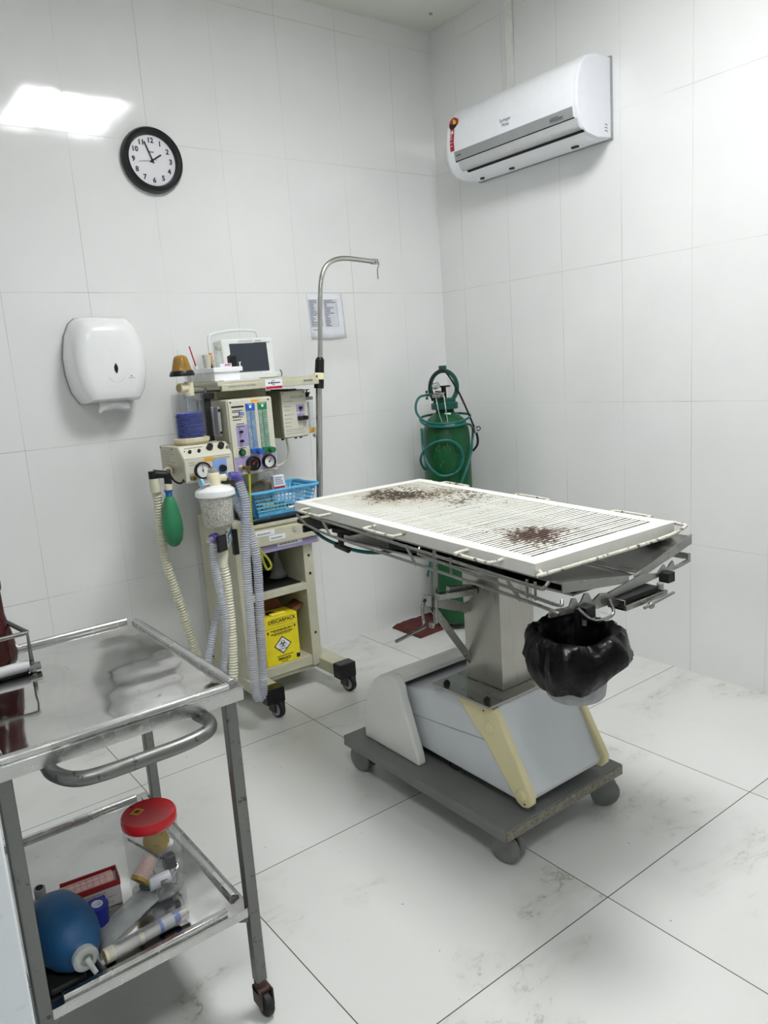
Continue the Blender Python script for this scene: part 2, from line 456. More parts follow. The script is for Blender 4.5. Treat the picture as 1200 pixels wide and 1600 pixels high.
def split(mb, name, mat, parent, bevel=0, **kw):
    """each separate piece (touching shells kept together) becomes a part of its own"""
    bm = mb.bm; bm.verts.ensure_lookup_table(); bm.verts.index_update()
    seen = set(); isl = []
    for v in bm.verts:
        if v.index in seen: continue
        st = [v]; seen.add(v.index); g = []
        while st:
            q = st.pop(); g.append(q)
            for e in q.link_edges:
                w = e.other_vert(q)
                if w.index not in seen: seen.add(w.index); st.append(w)
        isl.append(g)
    def box(g): return [min(v.co[i] for v in g) - .0004 for i in range(3)] + [max(v.co[i] for v in g) + .0004 for i in range(3)]
    gr = [(g, box(g)) for g in isl]; i = 0
    while i < len(gr):
        j = i + 1; hit = False
        while j < len(gr):
            a, c = gr[i][1], gr[j][1]
            if all(a[k] <= c[k+3] and c[k] <= a[k+3] for k in range(3)):
                g = gr[i][0] + gr[j][0]; gr[i] = (g, box(g)); gr.pop(j); hit = True
            else: j += 1
        if not hit: i += 1
    out = []
    for g, _ in gr:
        m2 = MB(); mp = {v.index: m2.bm.verts.new(v.co) for v in g}
        for f in {f for v in g for f in v.link_faces}: m2.face([mp[v.index] for v in f.verts])
        out.append(m2.build(name, mat, parent, bevel, **kw))
    bm.free(); return out

def thing(name, label, cat, loc, group=None):
    o = bpy.data.objects.new(name, None); COL.objects.link(o)
    o.location = loc; o.empty_display_size = .05; ORG[o] = Vector(loc)
    o['label'] = label; o['category'] = cat
    if group: o['group'] = group
    return o
def tag(o, label, cat, group=None):
    o['label'] = label; o['category'] = cat
    if group: o['group'] = group
    return o
def struct(o): o['kind'] = 'structure'; return o

class Face:
    """a flat panel: origin (top left), u to the right, v downwards, n outwards"""
    def __init__(s, o, u, v): s.o, s.u, s.v = Vector(o), Vector(u), Vector(v); s.n = s.v.cross(s.u).normalized(); s.un = s.u.normalized(); s.vn = s.v.normalized()
    def p(s, u, v, d=0): return s.o + s.u * u + s.v * v + s.n * d
    def rect(s, mb, u0, u1, v0, v1, d0=0, d1=.0006):
        mb.quadprism(s.p(u0, v1, d0), s.p(u1, v1, d0), s.p(u1, v0, d0), s.p(u0, v0, d0), d1 - d0); return mb
    def knob(s, mb, u, v, r, h, d=0, n=20, r1=None):
        mb.cyl(s.p(u, v, d), s.p(u, v, d + h), r, r1 if r1 is not None else r * .9, n); return mb
    def text(s, mb, t, size, u, v, align='CENTER', d=.0008, bold=0): return mb.text(t, size, s.p(u, v, d), s.un, -s.vn, .0005, align, bold)
    def lines(s, mb, u0, u1, vs, hv=.004, d=.0008, jit=0, seed=1):
        rnd = random.Random(seed)
        for v in vs:
            u = u0; e = u1 - rnd.random() * jit * (u1 - u0)
            while u < e:
                w = min(e - u, (u1 - u0) * rnd.uniform(.08, .22)); s.rect(mb, u, u + w * .85, v - hv, v + hv, d, d + .0003); u += w
        return mb

# ------------------------------------------------------------------ room
XL, YN, H = -3.75, -4.3, 3.02
struct(MB().bx(XL - .1, .1, YN - .1, .1, -.1, 0).build('floor', 'floor', flat=True))
RD = .035   # depth of the lamp recess
LX0, LX1, LY0, LY1 = -1.60, -.96, -2.31, -1.53
QX0, QX1, QY0, QY1 = -3.24, -2.72, -3.62, -3.08     # second panel, added as unseen fill light behind the camera
b = MB()
b.bx(LX1, .1, YN - .1, .1, H, H + .1).bx(LX0, LX1, YN - .1, LY0, H, H + .1).bx(LX0, LX1, LY1, .1, H, H + .1)
b.bx(QX1, LX0, YN - .1, .1, H, H + .1).bx(QX0, QX1, YN - .1, QY0, H, H + .1).bx(QX0, QX1, QY1, .1, H, H + .1).bx(XL - .1, QX0, YN - .1, .1, H, H + .1)
b.bx(LX0 - .04, LX1 + .04, LY0 - .04, LY1 + .04, H + .1, H + .12).bx(QX0 - .04, QX1 + .04, QY0 - .04, QY1 + .04, H + .1, H + .12)
struct(b.build('ceiling', 'plaster', flat=True))
struct(MB().bx(XL, 0, 0, .1, 0, H).build('wall_left', 'wl', flat=True))
struct(MB().bx(0, .1, YN, .1, 0, H).build('wall_right', 'wr', flat=True))
struct(MB().bx(XL - .1, XL, YN, .1, 0, H).build('wall_far_left', 'dimwall', flat=True))
struct(MB().bx(XL, .1, YN - .1, YN, 0, H).build('wall_near', 'dimwall', flat=True))

# ceiling lamp (seen mirrored in the glazed tiles), plus the added fill panel
for (AX0, AX1, AY0, AY1, lab) in ((LX0, LX1, LY0, LY1, 'square recessed LED ceiling panel mirrored in the left wall tiles'), (QX0, QX1, QY0, QY1, 'added unseen LED fill panel in the ceiling behind the camera')):
    t = thing('ceiling_light', lab, 'ceiling light', ((AX0 + AX1) / 2, (AY0 + AY1) / 2, H))
    b = MB(); e_ = .0005
    for z0, z1, o_, i_ in ((H - .010, H - e_, .010, .004), (H - .002, H + RD + .005, -e_, .009)):
        x0, x1, y0, y1 = AX0 - o_, AX1 + o_, AY0 - o_, AY1 + o_
        X0, X1, Y0, Y1 = AX0 + i_, AX1 - i_, AY0 + i_, AY1 - i_
        b.bx(x0, x1, y0, Y0, z0, z1).bx(x0, x1, Y1, y1, z0, z1).bx(x0, X0, Y0, Y1, z0, z1).bx(X1, x1, Y0, Y1, z0, z1)
    b.build('frame', 'white', t)
    MB().bx(AX0 + .009, AX1 - .009, AY0 + .009, AY1 - .009, H + RD, H + RD + .008).build('diffuser', 'lamp', t)
t = tag(MB().cyl((-.14, -.18, H - .006), (-.14, -.18, H + .002), .008, .008, 14).build('ceiling_screw', 'grey', org=(-.14, -.18, H)), 'small grey screw head in the ceiling near the corner', 'screw')

# cable duct above the air conditioner
b = MB().bx(-.022, -.0005, -.575, -.540, 2.53, H - .001)
tag(b.build('cable_duct', 'whitem', org=(0, -.557, 2.53), bevel=.003), 'white plastic cable duct running from the air conditioner up to the ceiling', 'cable duct')

# wall socket near the floor
t = thing('wall_socket', 'white wall socket plate low on the right wall behind the table', 'socket', (0, -1.03, .19))
MB().bx(-.010, -.0005, -1.067, -.993, .140, .252).build('plate', 'white', t, .004)
MB().bx(-.0135, -.010, -1.05, -1.01, .17, .222).build('insert', 'whitem', t, .002)

# ------------------------------------------------------------------ clock
t = thing('wall_clock', 'round black rimmed wall clock showing almost two o clock on tiled wall', 'clock', (-1.55, 0, 2.263))
cx, cz = -1.549, 2.263
MB().lathe([(.120, .0005), (.127, .006), (.127, .022), (.121, .034), (.112, .038), (.103, .034), (.098, .020), (.097, .014)], (cx, 0, cz), (0, -1, 0), 64, caps=False).build('rim', 'black', t)
MB().cyl((cx, -.003, cz), (cx, -.0145, cz), .100, .100, 64).build('dial', pm('dial_white', (216, 216, 220), .35, var=.01), t)
for k in range(1, 13):
    a = PI / 2 - k * PI / 6; b = MB()
    b.text(str(k), .027, (cx + .078 * math.cos(a), -.0152, cz + .076 * math.sin(a)), (1, 0, 0), (0, 0, 1), .0008, bold=.0009)
    b.build('numeral', 'ink', t)
MB().bx(cx - .014, cx + .010, -.0158, -.0146, cz + .030, cz + .0345).build('dial_logo', 'greyink', t)
def hand(nm, ang, L, w, d, mat, tail=.012):
    a = PI / 2 - R(ang); dr = Vector((math.cos(a), 0, math.sin(a)))
    c = Vector((cx, -d, cz))
    MB().beam(c - dr * tail, c + dr * L, w, .0012, up=(0, 1, 0)).build(nm, mat, t)
hand('hour_hand', 58, .046, .0062, .017, 'ink'); hand('minute_hand', 339, .075, .0048, .019, 'ink'); hand('second_hand', 263, .058, .0013, .021, 'greyink', .02)
MB().cyl((cx, -.014, cz), (cx, -.023, cz), .0055, .0045, 20).build('centre_cap', 'ink', t)

# ------------------------------------------------------------------ towel dispenser
t = thing('towel_dispenser', 'white plastic paper towel dispenser mounted on the tiled wall below clock', 'dispenser', (-1.845, 0, 1.33))
def dprof():
    # silhouette in x, z relative to centre
    return [(-.125, -.150), (.095, -.150), (.135, -.120), (.148, -.06), (.146, .02), (.128, .10), (.100, .155), (.075, .168), (-.075, .168), (-.100, .155), (-.128, .10), (-.146, .02), (-.148, -.05)]
S0 = [Vector((x, 0, z)) for x, z in ((-.105, -.165), (.105, -.165), (.132, -.120), (.146, -.05), (.147, .02), (.132, .10), (.108, .150), (.085, .168), (-.085, .168), (-.108, .150), (-.132, .10), (-.147, .02), (-.146, -.05), (-.132, -.120))]
C0 = Vector((-1.862, 0, 1.478))
def dring(b, k, y, dz=0, kz=None): return [b.bm.verts.new(C0 + Vector((p.x * k, -y, p.z * (kz or k) + dz))) for p in S0]
b = MB(); b.skin([dring(b, 1.0, .0005), dring(b, 1.0, .014)]); b.build('back_plate', 'grey', t, .002)
b = MB(); b.skin([dring(b, .985, .012), dring(b, .99, .05), dring(b, .97, .10, -.002), dring(b, .92, .135, -.005), dring(b, .84, .155, -.008, .86), dring(b, .6, .163, -.008, .66), dring(b, .3, .166, -.006, .36), dring(b, .05, .167, -.005, .1)]); b.build('cover', 'white', t, 0, ang=50)
b = MB()
P = [Vector((x, 0, z)) for x, z in ((0, .020), (.007, .008), (.008, -.004), (.003, -.018), (0, -.020), (-.006, -.008), (-.007, .004))]
cc = C0 + Vector((.005, -.165, -.035))
b.skin([[b.bm.verts.new(cc + p) for p in P], [b.bm.verts.new(cc + p + Vector((0, -.0035, 0))) for p in P]])
b.build('level_window', 'black', t)
b = MB(); b.tube(smooth([cc + Vector(p) for p in ((-.045, .004, -.006), (-.022, .002, -.042), (0, .004, -.052), (.022, .002, -.042), (.045, .004, -.006))], 5), .0045, 8); b.build('raised_ridge', 'white', t)
b = MB(); b.text('Premisse', .007, C0 + Vector((.062, -.1645, -.075)), (1, 0, 0), (0, 0, 1), .0008); b.cyl(C0 + Vector((.062, -.163, -.068)), C0 + Vector((.062, -.1650, -.068)), .0032, .0032, 12); b.build('maker_mark', 'greyink', t)
# towel
b = MB(); rows = []
for j in range(7):
    v = j / 6; row = []
    for i in range(15):
        u = i / 14; x = -.055 + .115 * u + (-.006 if v > .5 else 0) * (1 - u)
        row.append(b.bm.verts.new(C0 + Vector((x - .005 * v, -.085 - .03 * math.sin(v * 2.4) + .006 * math.sin(u * 9 + v * 3) * v, -.150 - .052 * v + .010 * math.sin(u * PI) * v - (.006 if i == 1 and v > .7 else 0)))))
    rows.append(row)
for j in range(6):
    for i in range(14): b.face([rows[j][i], rows[j][i+1], rows[j+1][i+1], rows[j+1][i]])
o = b.build('paper_towel', 'tissue', org=C0 + Vector((0, -.09, -.2))); m = o.modifiers.new('thickness', 'SOLIDIFY'); m.thickness = .003
tag(o, 'white folded paper towel hanging out beneath the wall dispenser', 'paper towel')

# ------------------------------------------------------------------ air conditioner
t = thing('air_conditioner', 'white split air conditioner mounted high on the right wall with energy label', 'air conditioner', (0, -.71, 2.24))
Y0, Y1 = -1.10, -.325
prof = [(0, 2.545), (.10, 2.545), (.155, 2.532), (.195, 2.495), (.218, 2.44), (.226, 2.38), (.224, 2.34), (.218, 2.30), (.200, 2.262), (.168, 2.238), (.10, 2.226), (0, 2.236)]
def ring_y(b, y, k=1.0, c=(0.10, 2.39)):
    return [b.bm.verts.new((-(c[0] + (p[0] - c[0]) * k) if p[0] > 0 else 0, y, c[1] + (p[1] - c[1]) * k)) for p in prof]
b = MB(); b.skin([ring_y(b, Y0 + .016), ring_y(b, Y1 - .016)], caps=True); b.build('housing', 'acw', t, 0, ang=30)
for ya, yb in ((Y0, Y0 + .016), (Y1, Y1 - .016)):
    b = MB(); b.skin([ring_y(b, ya, .965), ring_y(b, ya + (yb - ya) * .3, .99), ring_y(b, yb, 1.003)]); b.build('end_cap', 'acside', t, 0, ang=30)
MB().bx(-.012, -.0003, Y0 - .003, Y1 + .003, 2.232, 2.548).build('mounting_plate', 'grey', t)
def acn(z):  # front surface depth at height z
    for (d0, z0), (d1, z1) in zip(prof[1:-1], prof[2:]):
        if z1 <= z <= z0: return d0 + (d1 - d0) * (z0 - z) / (z0 - z1)
    return .2
def strip(mat, nm, y0, y1, z0, z1, off=.0015, cnt=6, parent=t):
    b = MB(); rg = []
    for i in range(cnt + 1):
        z = z0 + (z1 - z0) * i / cnt; d = acn(z)
        rg.append([b.bm.verts.new((-(d + off), y0, z)), b.bm.verts.new((-(d + off), y1, z)), b.bm.verts.new((-(d - .004), y1, z)), b.bm.verts.new((-(d - .004), y0, z))])
    b.skin(rg); return b.build(nm, mat, parent, 0, ang=50)
strip('grey', 'trim_band', -1.075, -.385, 2.297, 2.337, .002)
strip('darkgap', 'gap_line', -1.080, -.385, 2.292, 2.297, .001, 1)
strip('lgrey', 'louver', -1.090, -.400, 2.252, 2.292, .004)
strip('darkgap', 'outlet_slot', -1.095, -.425, 2.243, 2.2505, .003, 2)
F = Face((-.2255, -.40, 2.43), (0, -1, 0), (0, 0, -1))
b = MB(); nrm = .2265
F = Face((-.2262, 0, 2.5), (0, -1, 0), (0, 0, -1))
F.text(b, 'Springer', .020, .715, .112, d=.0003); F.text(b, 'Midea', .018, .715, .132, d=.0003)
b.build('maker_mark', 'greyink', t)
b = MB(); F.text(b, 'INVERTER', .010, .985, .1805, d=-.001); F.lines(b, .96, 1.03, (.186, .192), .0016, d=-.001); b.build('band_print', 'darkprint', t)
b = MB(); F.lines(b, .40, .43, (.182,), .003, d=-.001); b.build('band_mark', 'darkprint', t)
la = thing  # energy label parts
yb = -.375
strip('red', 'energy_ribbon', yb - .012, yb + .012, 2.343, 2.440, .0025)
strip('whitem', 'ribbon_gap', yb - .008, yb + .008, 2.418, 2.432, .0030)
b = MB()
for mat_, nm_, r_, off_ in (('red', 'seal_rim', .030, .0022),):
    b = MB(); b.cyl((-acn(2.465) - .004, yb, 2.462), (-acn(2.465) + .02, yb, 2.460), r_, r_, 28); b.build(nm_, mat_, t)
b = MB(); b.cyl((-acn(2.465) - .0055, yb, 2.462), (-acn(2.465), yb, 2.460), .024, .024, 28); ob = b.build('seal_black', 'ink', t)
b = MB(); xq = -acn(2.465) - .0060
b.bm.faces.new([b.bm.verts.new((xq, yb - .021 * math.sin(a), 2.462 + .021 * math.cos(a))) for a in [PI * i / 14 for i in range(15)]])
b.build('seal_yellow', 'yel', ob)
b = MB(); FL = Face((-.2262, yb + .010, 2.41), (0, -1, 0), (0, 0, -1)); FL.lines(b, .004, .016, (.0, .008, .016, .030, .045), .0015, d=.003); b.build('ribbon_print', 'paper', t)
b = MB()
for y, w in ((-.98, .03), (-.62, .02), (-.43, .015)): b.bx(-.10, -.085, y - w / 2, y + w / 2, 2.219, 2.2285)
split(b, 'bottom_clip', 'black', t)
b = MB(); Fe = Face((-.04, -1.1005, 2.31), (1, 0, 0), (0, 0, -1))
for k in range(3): b.tube(smooth([(-.045 + .010 * math.cos(a), -1.1008, 2.255 + k * .012 + .007 * math.sin(a)) for a in [R(d) for d in (20, 60, 100, 140)]], 4), .0012, 6)
split(b, 'side_mark', 'darkgap', t)

# ------------------------------------------------------------------ paper notice
t = thing('wall_notice', 'white printed notice sheet with a two column table taped to the tiled wall', 'notice', (-.76, 0, 1.63))
b = MB(); rows = []
for j in range(9):
    v = j / 8; rows.append([b.bm.verts.new((-.865 + .205 * i / 10 + .012 * v, -.0016 - (.010 * max(0, v - .8) / .2 * math.sin(i / 10 * PI)), 1.742 - .212 * v)) for i in range(11)])
for j in range(8):
    for i in range(10): b.face([rows[j][i], rows[j][i+1], rows[j+1][i+1], rows[j+1][i]])
o = b.build('sheet', 'paper', t); m = o.modifiers.new('thickness', 'SOLIDIFY'); m.thickness = .0005
F = Face((-.855, -.0024, 1.712), (.16, 0, 0), (.006, 0, -.125))
b = MB()
vs = [i / 15 for i in range(16)]
for v in vs:
    for (a, c) in ((.0, .42), (.52, 1.0)): F.rect(b, a, c, v - .004, v + .004, 0, .0002)
for u in (0, .42, .52, 1.0): F.rect(b, u - .003, u + .003, 0, 1, 0, .0002)
F.lines(b, .03, .36, [v + .033 for v in vs[:-1]], .012, 0, .8, 3); F.lines(b, .55, .97, [v + .033 for v in vs[:-1]], .012, 0, .8, 7)
F.lines(b, .05, .35, (1.12, 1.25), .013, 0, .3, 4); F.lines(b, .35, .55, (1.25, 1.31), .01, 0, .3, 4)
b.build('print', pm('notice_ink', (104, 106, 118), .6), t)

# ------------------------------------------------------------------ anaesthesia machine
AM = thing('anaesthesia_machine', 'cream wheeled anaesthesia machine with blue bellows, gauges and corrugated hoses by left wall', 'anaesthesia machine', (-1.37, -.28, 0))
P_ = AM
MB().bx(-1.553, -1.500, -.40, -.06, .10, .80).bx(-1.548, -1.505, -.38, -.065, .12, .79).build('side_panel', 'cream', P_, .003)
MB().bx(-1.237, -1.190, -.40, -.06, .10, .80).build('side_panel', 'cream', P_, .003)
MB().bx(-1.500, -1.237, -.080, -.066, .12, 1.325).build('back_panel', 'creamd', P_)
MB().bx(-1.505, -1.232, -.395, -.07, .105, .150).build('bottom_shelf', 'cream', P_, .003)
MB().bx(-1.505, -1.232, -.40, -.07, .452, .482).build('middle_shelf', 'cream', P_, .003)
MB().bx(-1.495, -1.245, -.375, -.085, .4822, .485).build('shelf_mat', 'rubber', P_)
b = MB()
for x, z in ((-1.527, .44), (-1.527, .235), (-1.213, .52), (-1.213, .25), (-1.213, .60)): b.cyl((x, -.3995, z), (x, -.403, z), .0055, .0055, 12)
split(b, 'screw', 'black', P_)
b = MB()
for z in (.57, .22): b.cyl((-1.2372, -.16, z), (-1.241, -.16, z), .007, .007, 12)
split(b, 'inner_screw', 'black', P_)
# drawer block + worktop
MB().bx(-1.515, -1.165, -.425, -.075, .655, .79).build('drawer_housing', 'cream', P_, .006)
dr = MB().bx(-1.500, -1.175, -.445, -.42, .690, .758).build('drawer', 'cream', P_, .004)
MB().cyl((-1.295, -.444, .738), (-1.295, -.450, .738), .009, .009, 20).build('drawer_lock', 'chrome', dr)
MB().bx(-1.495, -1.175, -.432, -.42, .765, .782).build('drawer_lip', 'cream', P_, .003)
MB().bx(-1.49, -1.18, -.428, -.42, .7815, .795).build('dark_gap', 'darkgap', P_)
MB().bx(-1.46, -1.18, -.4285, -.424, .658, .684).build('lilac_band', 'lilac', P_)
b = MB()
for (xa, xb, za) in ((-1.478, -1.39, .733), (-1.418, -1.342, .708), (-1.375, -1.255, .672)): b.bx(xa, xb, -.4462 if za > .69 else -.4300, -.443 if za > .69 else -.428, za, za + .021)
split(b, 'paper_label', 'paper', P_)
for (xa, xb, yy, za) in ((-1.47, -1.40, -.4464, .7465), (-1.41, -1.35, -.4464, .7215), (-1.365, -1.265, -.4302, .686)):
    b = MB(); F = Face((xa, yy, za), (xb - xa, 0, 0), (0, 0, -.008)); F.lines(b, 0, 1, (.5,), .3, 0, .2, 5); b.build('label_print', 'greyink', P_)
MB().bx(-1.505, -1.165, -.44, -.07, .795, .806).build('worktop', 'shelfb', P_, .002)
# base feet
for x0, x1 in ((-1.560, -1.480), (-1.205, -1.125)):
    ft = MB().bx(x0, x1, -.515, -.03, .075, .130).build('foot', 'cream', P_, .004)
    MB().bx(x0 - .002, x1 + .002, -.565, -.510, .068, .134).build('foot_cap', 'black', ft, .004)
    MB().bx(x0 - .002, x1 + .002, -.035, -.015, .068, .134).build('foot_cap', 'black', ft, .004)
    for y in (-.545, -.07):
        xc = (x0 + x1) / 2 + .012
        c = MB(); c.lathe([(.001, -.012), (.030, -.012), (.037, -.008), (.037, .008), (.030, .012), (.001, .012)], (xc, y, .0375), (1, .25, 0), 26); w = c.build('caster', 'rubber', P_)
        c = MB(); c.lathe([(.026, -.0135), (.026, .0135)], (xc, y, .0375), (1, .25, 0), 22); c.build('hub', 'grey', w)
        MB().bx(xc - .024, xc - .016, y - .02, y + .03, .03, .075).bx(xc + .016, xc + .024, y - .02, y + .03, .03, .075).bx(xc - .024, xc + .024, y - .005, y + .03, .062, .076).build('fork', 'black', w)
MB().bx(-1.48, -1.205, -.385, -.36, .085, .125).build('cross_bar', 'cream', P_, .003)
# uprights and top shelf
MB().bx(-1.225, -1.195, -.10, -.06, .80, 1.325).build('upright', 'grey', P_, .002)
MB().bx(-1.50, -1.47, -.10, -.06, .80, 1.325).build('upright', 'grey', P_, .002)
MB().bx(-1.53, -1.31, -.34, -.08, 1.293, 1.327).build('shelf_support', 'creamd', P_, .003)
ts = MB().bx(-1.560, -1.100, -.42, -.04, 1.345, 1.364).bx(-1.545, -1.100, -.424, -.408, 1.325, 1.352).bx(-1.560, -1.548, -.41, -.04, 1.334, 1.352).build('top_shelf', 'cream', P_, .0025)
MB().bx(-1.165, -1.10, -.05, -.04, 1.364, 1.380).bx(-1.25, -1.10, -.06, -.045, 1.364, 1.377).build('shelf_rim', 'creamd', ts, .001)
F = Face((-1.545, -.4242, 1.352), (.445, 0, 0), (0, 0, -.027))
b = MB(); F.text(b, 'APARELHO DE ANESTESIA', .0105, .20, .42, d=.0002); F.lines(b, .83, .93, (.35,), .16, .0002, 0, 9)
b.build('shelf_lettering', 'greyink', ts)
b = MB(); F.rect(b, .425, .60, -.25, 1.2, .0002, .0010); st = b.build('shelf_sticker', 'paper', ts)
b = MB(); F.rect(b, .428, .597, .80, 1.17, .001, .0014); b.build('sticker_band', 'red', st)
b = MB(); b.tube([F.p(.51, .28, .0012) + Vector((.0085 * math.cos(a), 0, .0085 * math.sin(a))) for a in [R(q) for q in range(40, 330, 15)]], .0012, 6)
F.lines(b, .455, .58, (.30,), .09, .0012, 0, 2); b.build('sticker_mark', 'ink', st)
# flow meter cabinet
MB().bx(-1.545, -1.345, -.445, -.235, .992, 1.293).build('flow_meter_cabinet', 'cream', P_, .006)
F = Face((-1.540, -.4505, 1.288), (.190, 0, 0), (0, 0, -.291))
b = MB(); F.rect(b, 0, 1, 0, 1, -.006, .001); fc = b.build('flow_meter_fascia', 'fascia', P_, .002)
b = MB()
F.rect(b, .12, .38, .33, .62, .001, .0016); F.rect(b, .02, .98, .755, .97, .001, .0016); b.build('lilac_area', 'lilac', fc)
for u, c1, c2, nm in ((.485, 'bluep', 'tube_b', 'blue'), (.765, 'greenp', 'tube_g', 'green')):
    b = MB(); F.rect(b, u - .105, u + .105, .055, .155, .001, .0035); h_ = b.build('flow_tube_header', c1, fc)
    b = MB(); b.cyl(F.p(u, .10, .0036), F.p(u, .10, .0042), .0055, .0055, 16); b.build('header_dot', 'paper', h_)
    b = MB(); F.text(b, 'OXIGÊNIO' if nm == 'green' else 'ÓXIDO', .006, u, .072, d=.0036); b.build('header_print', 'paper', h_)
    b = MB(); F.rect(b, u - .10, u + .10, .155, .70, .001, .0045); tb = b.build('flow_tube', c2, fc, .001)
    b = MB()
    for k in range(14): F.rect(b, u + .01, u + .06, .185 + k * .037, .192 + k * .037, .0045, .0052)
    F.rect(b, u - .02, u - .008, .16, .70, .0045, .0056)
    b.build('flow_scale', c1, tb)
    b = MB(); F.rect(b, u - .095, u + .095, .665, .73, .0045, .018); F.knob(b, u + .06, .705, .0125, .028, .015); b.build('flow_valve', c1, fc, .001)
b = MB(); F.rect(b, .52, .70, .008, .045, .001, .0016); b.build('warning_sticker', 'orange', fc)
b = MB(); F.rect(b, .06, .34, .075, .098, .001, .0016); F.lines(b, .07, .34, (.135, .155, .21, .225, .26), .006, .001, .4, 4); F.lines(b, .14, .32, (.315, .35), .005, .0016, 0, 5)
for (u, v) in ((.05, .025), (.92, .025), (.05, .965), (.94, .955)): F.knob(b, u, v, .0035, .0016, .001)
F.lines(b, .13, .30, (.642,), .005, .001, 0, 7); b.build('fascia_print', 'ink', fc)
b = MB(); F.text(b, '822', .016, .27, .185, bold=.0008, d=.0016); b.build('blue_number', 'bluep', fc)
b = MB()
for v in (.42, .545): F.knob(b, .21, v, .006, .016, .001)
F.knob(b, .19, .375, .002, .004, .001); split(b, 'toggle_switch', 'black', fc)
b = MB(); F.knob(b, .20, .70, .0145, .009, .001, 24); rb = b.build('button_ring', 'black', fc)
b = MB(); F.knob(b, .20, .70, .0095, .012, .001, 24); b.build('green_button', 'greenp', rb)
def gauge(parent, u, v, r, F, rimm, dialm, needle=50, depth=.02, nmat='ink'):
    b = MB(); b.lathe([(r, 0), (r, depth), (r * .93, depth + .003), (r * .84, depth), (r * .83, depth * .7)], F.p(u, v, .001), F.n, 36, caps=False); g = b.build('gauge_rim', rimm, parent)
    b = MB(); b.cyl(F.p(u, v, .001), F.p(u, v, depth * .7), r * .86, r * .86, 32); b.build('gauge_dial', dialm, g)
    b = MB(); o = F.p(u, v, depth * .72)
    for k in range(0, 28):
        a = R(-45 + 10 * k); d1 = F.un * math.cos(a) - F.vn * math.sin(a)
        b.beam(o + d1 * r * .66, o + d1 * r * .78, .0006 if k % 3 else .0011, .0004, up=F.n)
    a = R(needle); d1 = F.un * math.cos(a) - F.vn * math.sin(a)
    b.build('gauge_scale', 'ink' if dialm != 'black' else 'paper', g)
    b = MB(); b.beam(o - d1 * r * .25 + F.n * .001, o + d1 * r * .62 + F.n * .001, .0018, .0008, up=F.n); b.cyl(o, o + F.n * .003, .003, .003, 12); b.build('gauge_needle', nmat, g)
    return g
gauge(fc, .405, .865, .0285, F, 'black', 'black', 35, nmat='pinkred'); gauge(fc, .775, .865, .0275, F, 'black', 'whitem', 45)
b = MB(); b.cyl(F.p(.14, .90, .001), F.p(.14, .90, .02), .010, .008, 18); b.build('gas_outlet', 'beige', fc)
b = MB(); b.cyl(F.p(.14, .90, .02), F.p(.22, .905, .045), .0085, .0085, 16); b.cyl(F.p(.20, .90, .04), F.p(.21, .985, .04), .006, .005, 14); b.build('outlet_elbow', 'brass', fc)
o0 = F.p(.21, .98, .04)
ys = smooth([o0, o0 + Vector((-.006, -.006, -.05)), (-1.515, -.50, .86), (-1.513, -.50, .78), (-1.49, -.49, .70), (-1.45, -.48, .645), (-1.437, -.475, .612), (-1.452, -.47, .60), (-1.463, -.465, .63), (-1.47, -.46, .67)], 8)
MB().tube(ys, .0048, 8).build('yellow_gas_tube', 'yhose', P_)
# monitor / vaporiser box on the right
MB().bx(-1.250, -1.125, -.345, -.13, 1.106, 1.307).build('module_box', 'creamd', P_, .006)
F = Face((-1.248, -.3515, 1.303), (.120, 0, 0), (0, 0, -.193))
b = MB(); F.rect(b, 0, 1, 0, 1, -.007, .001); mf = b.build('module_fascia', 'fascia', P_, .002)
b = MB(); F.lines(b, .35, .9, (.12, .15), .006, .001, .1, 3); F.lines(b, .08, .5, (.22, .33, .41, .51, .60, .68, .76), .006, .001, .5, 4); F.lines(b, .08, .95, (.83, .87, .92), .005, .001, .2, 6)
for v in (.51, .60, .68, .76): F.knob(b, .10, v, .0022, .002, .001)
for u in (.07, .92):
    F.knob(b, u, .04, .003, .002, .001)
b.build('module_print', 'greyink', mf)
b = MB(); F.rect(b, .56, .90, .30, .46, .001, .0016); F.rect(b, .58, .88, .50, .66, .001, .0016); b.build('module_lilac', 'lilac', mf)
b = MB(); F.knob(b, .73, .38, .0075, .012, .001); F.knob(b, .66, .60, .010, .022, .001); F.knob(b, .84, .60, .010, .026, .001); split(b, 'module_knob', 'black', mf)
b = MB(); b.bx(-1.21, -1.17, -.35, -.20, 1.307, 1.312); b.build('module_slot', 'black', P_)
b = MB()
for x in (-1.235, -1.17, -1.145): b.cyl((x, -.31, 1.108), (x, -.31, 1.098), .006, .006, 12)
split(b, 'module_foot', 'black', P_)
MB().tube(smooth([(-1.20, -.28, 1.10), (-1.195, -.28, 1.04), (-1.21, -.27, 1.0), (-1.25, -.26, .985), (-1.30, -.26, 1.0)], 7), .0055, 8).build('module_hose', 'hosew', P_)
